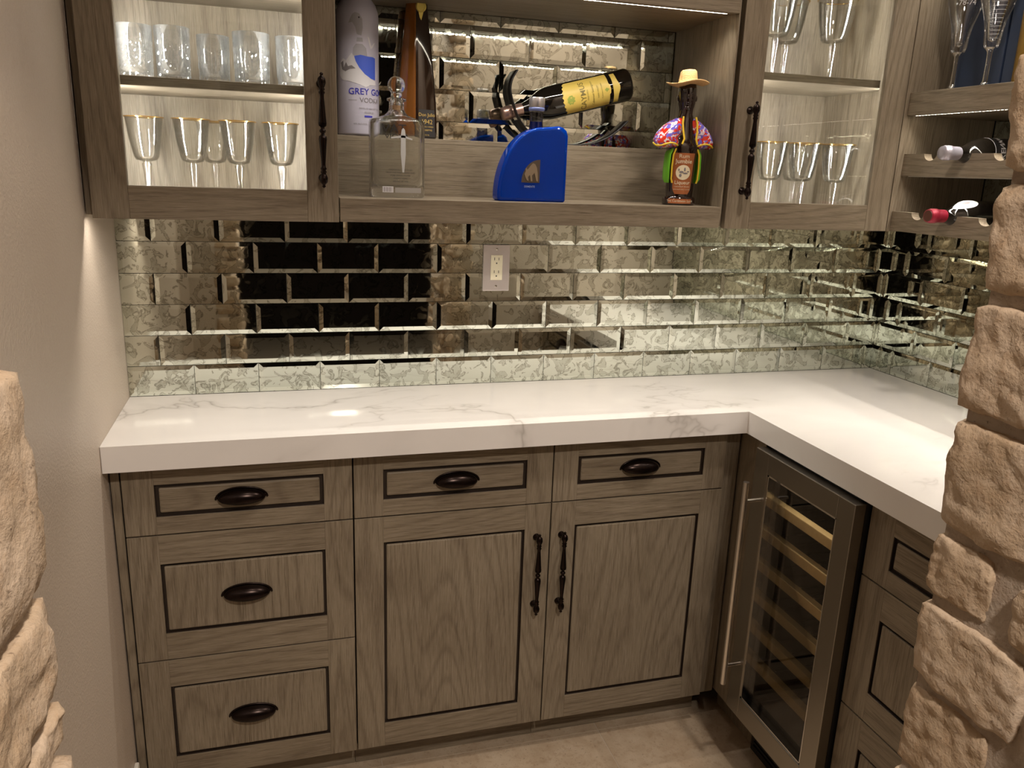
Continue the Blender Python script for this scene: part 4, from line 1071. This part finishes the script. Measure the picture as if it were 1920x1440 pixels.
# face: nose, lips, brows, ears
mb = MB(); fd = Vector((-.35, -.94, 0)).normalized(); fs_ = Vector((-fd.y, fd.x, 0))
def fp(a, b, c_): p = Vector((fx, fy, ZF+.25))+fd*c_+fs_*a; return (p.x, p.y, p.z+b)
def bump_e(mb, a, b, c_, ra, rb, rc2, n=10):
    vs = []; 
    for i in range(n+1):
        th = PI*i/n
        for k in range(n): ph = 2*PI*k/n; vs.append(fp(a+ra*math.sin(th)*math.cos(ph), b+rb*math.cos(th), c_+rc2*math.sin(th)*math.sin(ph)))
    mb.add(vs, [(i*n+k, i*n+(k+1) % n, (i+1)*n+(k+1) % n, (i+1)*n+k) for i in range(n) for k in range(n)], 0, True)
for a in ((0, .001, .0235, .0036, .006, .0045), (0, -.013, .0215, .0065, .0018, .004), (0, -.0165, .0210, .0055, .0018, .004), (-.0075, .0085, .0205, .005, .0016, .003), (.0075, .0085, .0205, .005, .0016, .003), (-.0215, -.002, .002, .0025, .007, .004), (.0215, -.002, .002, .0025, .007, .004), (0, -.024, .0175, .008, .005, .005)): bump_e(mb, *a)
build('face', mb, SKIN, e)
# jacket shoulders (two puffed sleeves) with yellow hem
for s in (-1, 1):
    rings = []
    for t, hwid, hdp, z in ((0, .010, .012, .202), (.1, .020, .021, .196), (.3, .031, .028, .182), (.5, .036, .031, .166), (.62, .034, .030, .158), (.75, .038, .032, .150), (.9, .037, .031, .141), (1, .030, .026, .136)):
        off = .017+.032*min(1, t*1.6)-.004*t
        rings.append([(fx+s*off*1.0+hwid*.82*math.cos(2*PI*k/24), fy+hdp*math.sin(2*PI*k/24), ZF+z+.004*math.sin(6*PI*k/24)*t) for k in range(24)])
    sl = build('sleeve', MB().loft(rings), FLORAL, e)
    build('hem', MB().tube([(p[0], p[1], p[2]-.0005) for p in rings[-2]], .0022, 6, closed=True), YELEDGE, sl)
    build('lapel', MB().tube([(fx+s*.0165, fy-.0225, ZF+.205), (fx+s*.019, fy-.0265, ZF+.19), (fx+s*.0185, fy-.031, ZF+.172), (fx+s*.0155, fy-.034, ZF+.155), (fx+s*.020, fy-.034, ZF+.142)], .0024, 8), YELEDGE, sl)
    # green painted drape down the side
    dr = [(.034, .132), (.040, .118), (.0415, .09), (.041, .062), (.038, .052)]
    mb = MB(); rg = [[(fx+s*(x+.0045*math.cos(2*PI*k/12)), fy-.004+.016*math.sin(2*PI*k/12)*(1 if i < 4 else .6), ZF+z) for k in range(12)] for i, (x, z) in enumerate(dr)]
    mb.loft(rg); build('drape', mb, GREENP, e)
    build('drape_trim', MB().tube([(fx+s*(x-.006), fy-.0215, ZF+z) for x, z in dr], .0022, 6), YELEDGE, e)
# labels
def fl(a, b, off=.0008):
    for (r1, q1, z1_), (r2_, q2, z2_) in zip(body, body[1:]):
        if z1_ <= b <= z2_: t = (b-z1_)/(z2_-z1_); rx_, ry_ = r1+(r2_-r1)*t, q1+(q2-q1)*t; break
    ang = -PI/2-.22+a/.034
    return (fx+(rx_+off)*math.cos(ang), fy+(ry_+off)*math.sin(ang), ZF+b)
mb = MB(); n_, m2 = 14, 12; vs = []
for i in range(n_+1):
    b = .026+.096*i/n_; hw2 = .0225 if i > 1 else (.0165, .0205)[i]; hw2 += .003*(i/n_)
    for j in range(m2+1): vs.append(fl(-hw2+2*hw2*j/m2, b))
mb.add(vs, [(i*(m2+1)+j, i*(m2+1)+j+1, (i+1)*(m2+1)+j+1, (i+1)*(m2+1)+j) for i in range(n_) for j in range(m2)], 0, True)
lb = build('label', mb, COPPER, e, fixn=False, label='copper front label')
mb = MB(); n = 20; ring_ = lambda q: [fl(.017*q*math.cos(2*PI*k/n)-.0, .077+.0175*q*math.sin(2*PI*k/n), .0014) for k in range(n)]
vs = [fl(0, .077, .0014)]+ring_(.5)+ring_(1)
mb.add(vs, [(0, 1+k, 1+(k+1) % n) for k in range(n)]+[(1+k, 1+n+k, 1+n+(k+1) % n, 1+(k+1) % n) for k in range(n)], 0, True)
build('round_emblem', mb, CREAM, lb, fixn=False)
mb = MB()
for (a, b, rx_, rz_) in ((-.004, .078, .005, .0026), (.005, .075, .006, .002), (-.006, .070, .003, .004), (.003, .084, .002, .005), (.011, .079, .003, .0015), (-.010, .083, .0015, .003)):
    vs = [fl(a+rx_*math.cos(2*PI*k/8), b+rz_*math.sin(2*PI*k/8), .0018) for k in range(8)]; mb.add(vs, [tuple(range(8))])
build('emblem_drawing', mb, GREYP, lb, fixn=False)
mb = MB(); text(mb, 'Rum', .0125, lambda a, b: fl(a, b+.1145-.0, .0016)); text(mb, 'Jumbie', .0138, lambda a, b: fl(a, b+.1025, .0016), bold=.0002); build('lettering', mb, CREAM, lb, fixn=False); mb = MB(); text(mb, 'Liqueur', .0120, lambda a, b: fl(a, b+.053, .0016), bold=.0001)
text(mb, 'COCONUT SPLASH', .0042, lambda a, b: fl(a, b+.0435, .0016)); text(mb, 'WITH NATURAL FLAVORS', .0036, lambda a, b: fl(a, b+.037, .0016))
build('lettering', mb, CREAM, lb, fixn=False)
mb = MB(); vs = []
def bl(a, b, off): ang = -PI/2-.30+a/.037; return (fx+(.0420+off)*math.cos(ang), fy+(.0330+off)*math.sin(ang), ZF+b)
for j in range(13): vs += [bl(-.027+.054*j/12, .004, .0006), bl(-.027+.054*j/12, .015, .0006)]
mb.add(vs, [(2*j, 2*j+2, 2*j+3, 2*j+1) for j in range(12)], 0, True)
lb = build('base_label', mb, COPPER, e, fixn=False, label='copper band on the base')
mb = MB(); text(mb, 'The Caribbean Spirit', .0072, lambda a, b: bl(a, b+.0098, .0012)); build('lettering', mb, CREAM, lb, fixn=False)
ht = MB()
hp = [(.020, .2775), (.034, .2750), (.0480, .2790), (.0510, .2815), (.0500, .2828), (.034, .2790), (.0225, .2830), (.0215, .292), (.0190, .3065), (.0150, .3105), (.006, .3118), (.0005, .312)]
ht.lathe(hp, 36, 0, (fx-.001, fy, ZF+.0015)); 
for i, v in enumerate(ht.v): ht.v[i] = (v[0], v[1], v[2]+(v[0]-fx)*.06+.003*math.sin(3*math.atan2(v[1]-fy, v[0]-fx))*(math.hypot(v[0]-fx, v[1]-fy) > .03))
build('straw_hat', ht, STRAW, e)
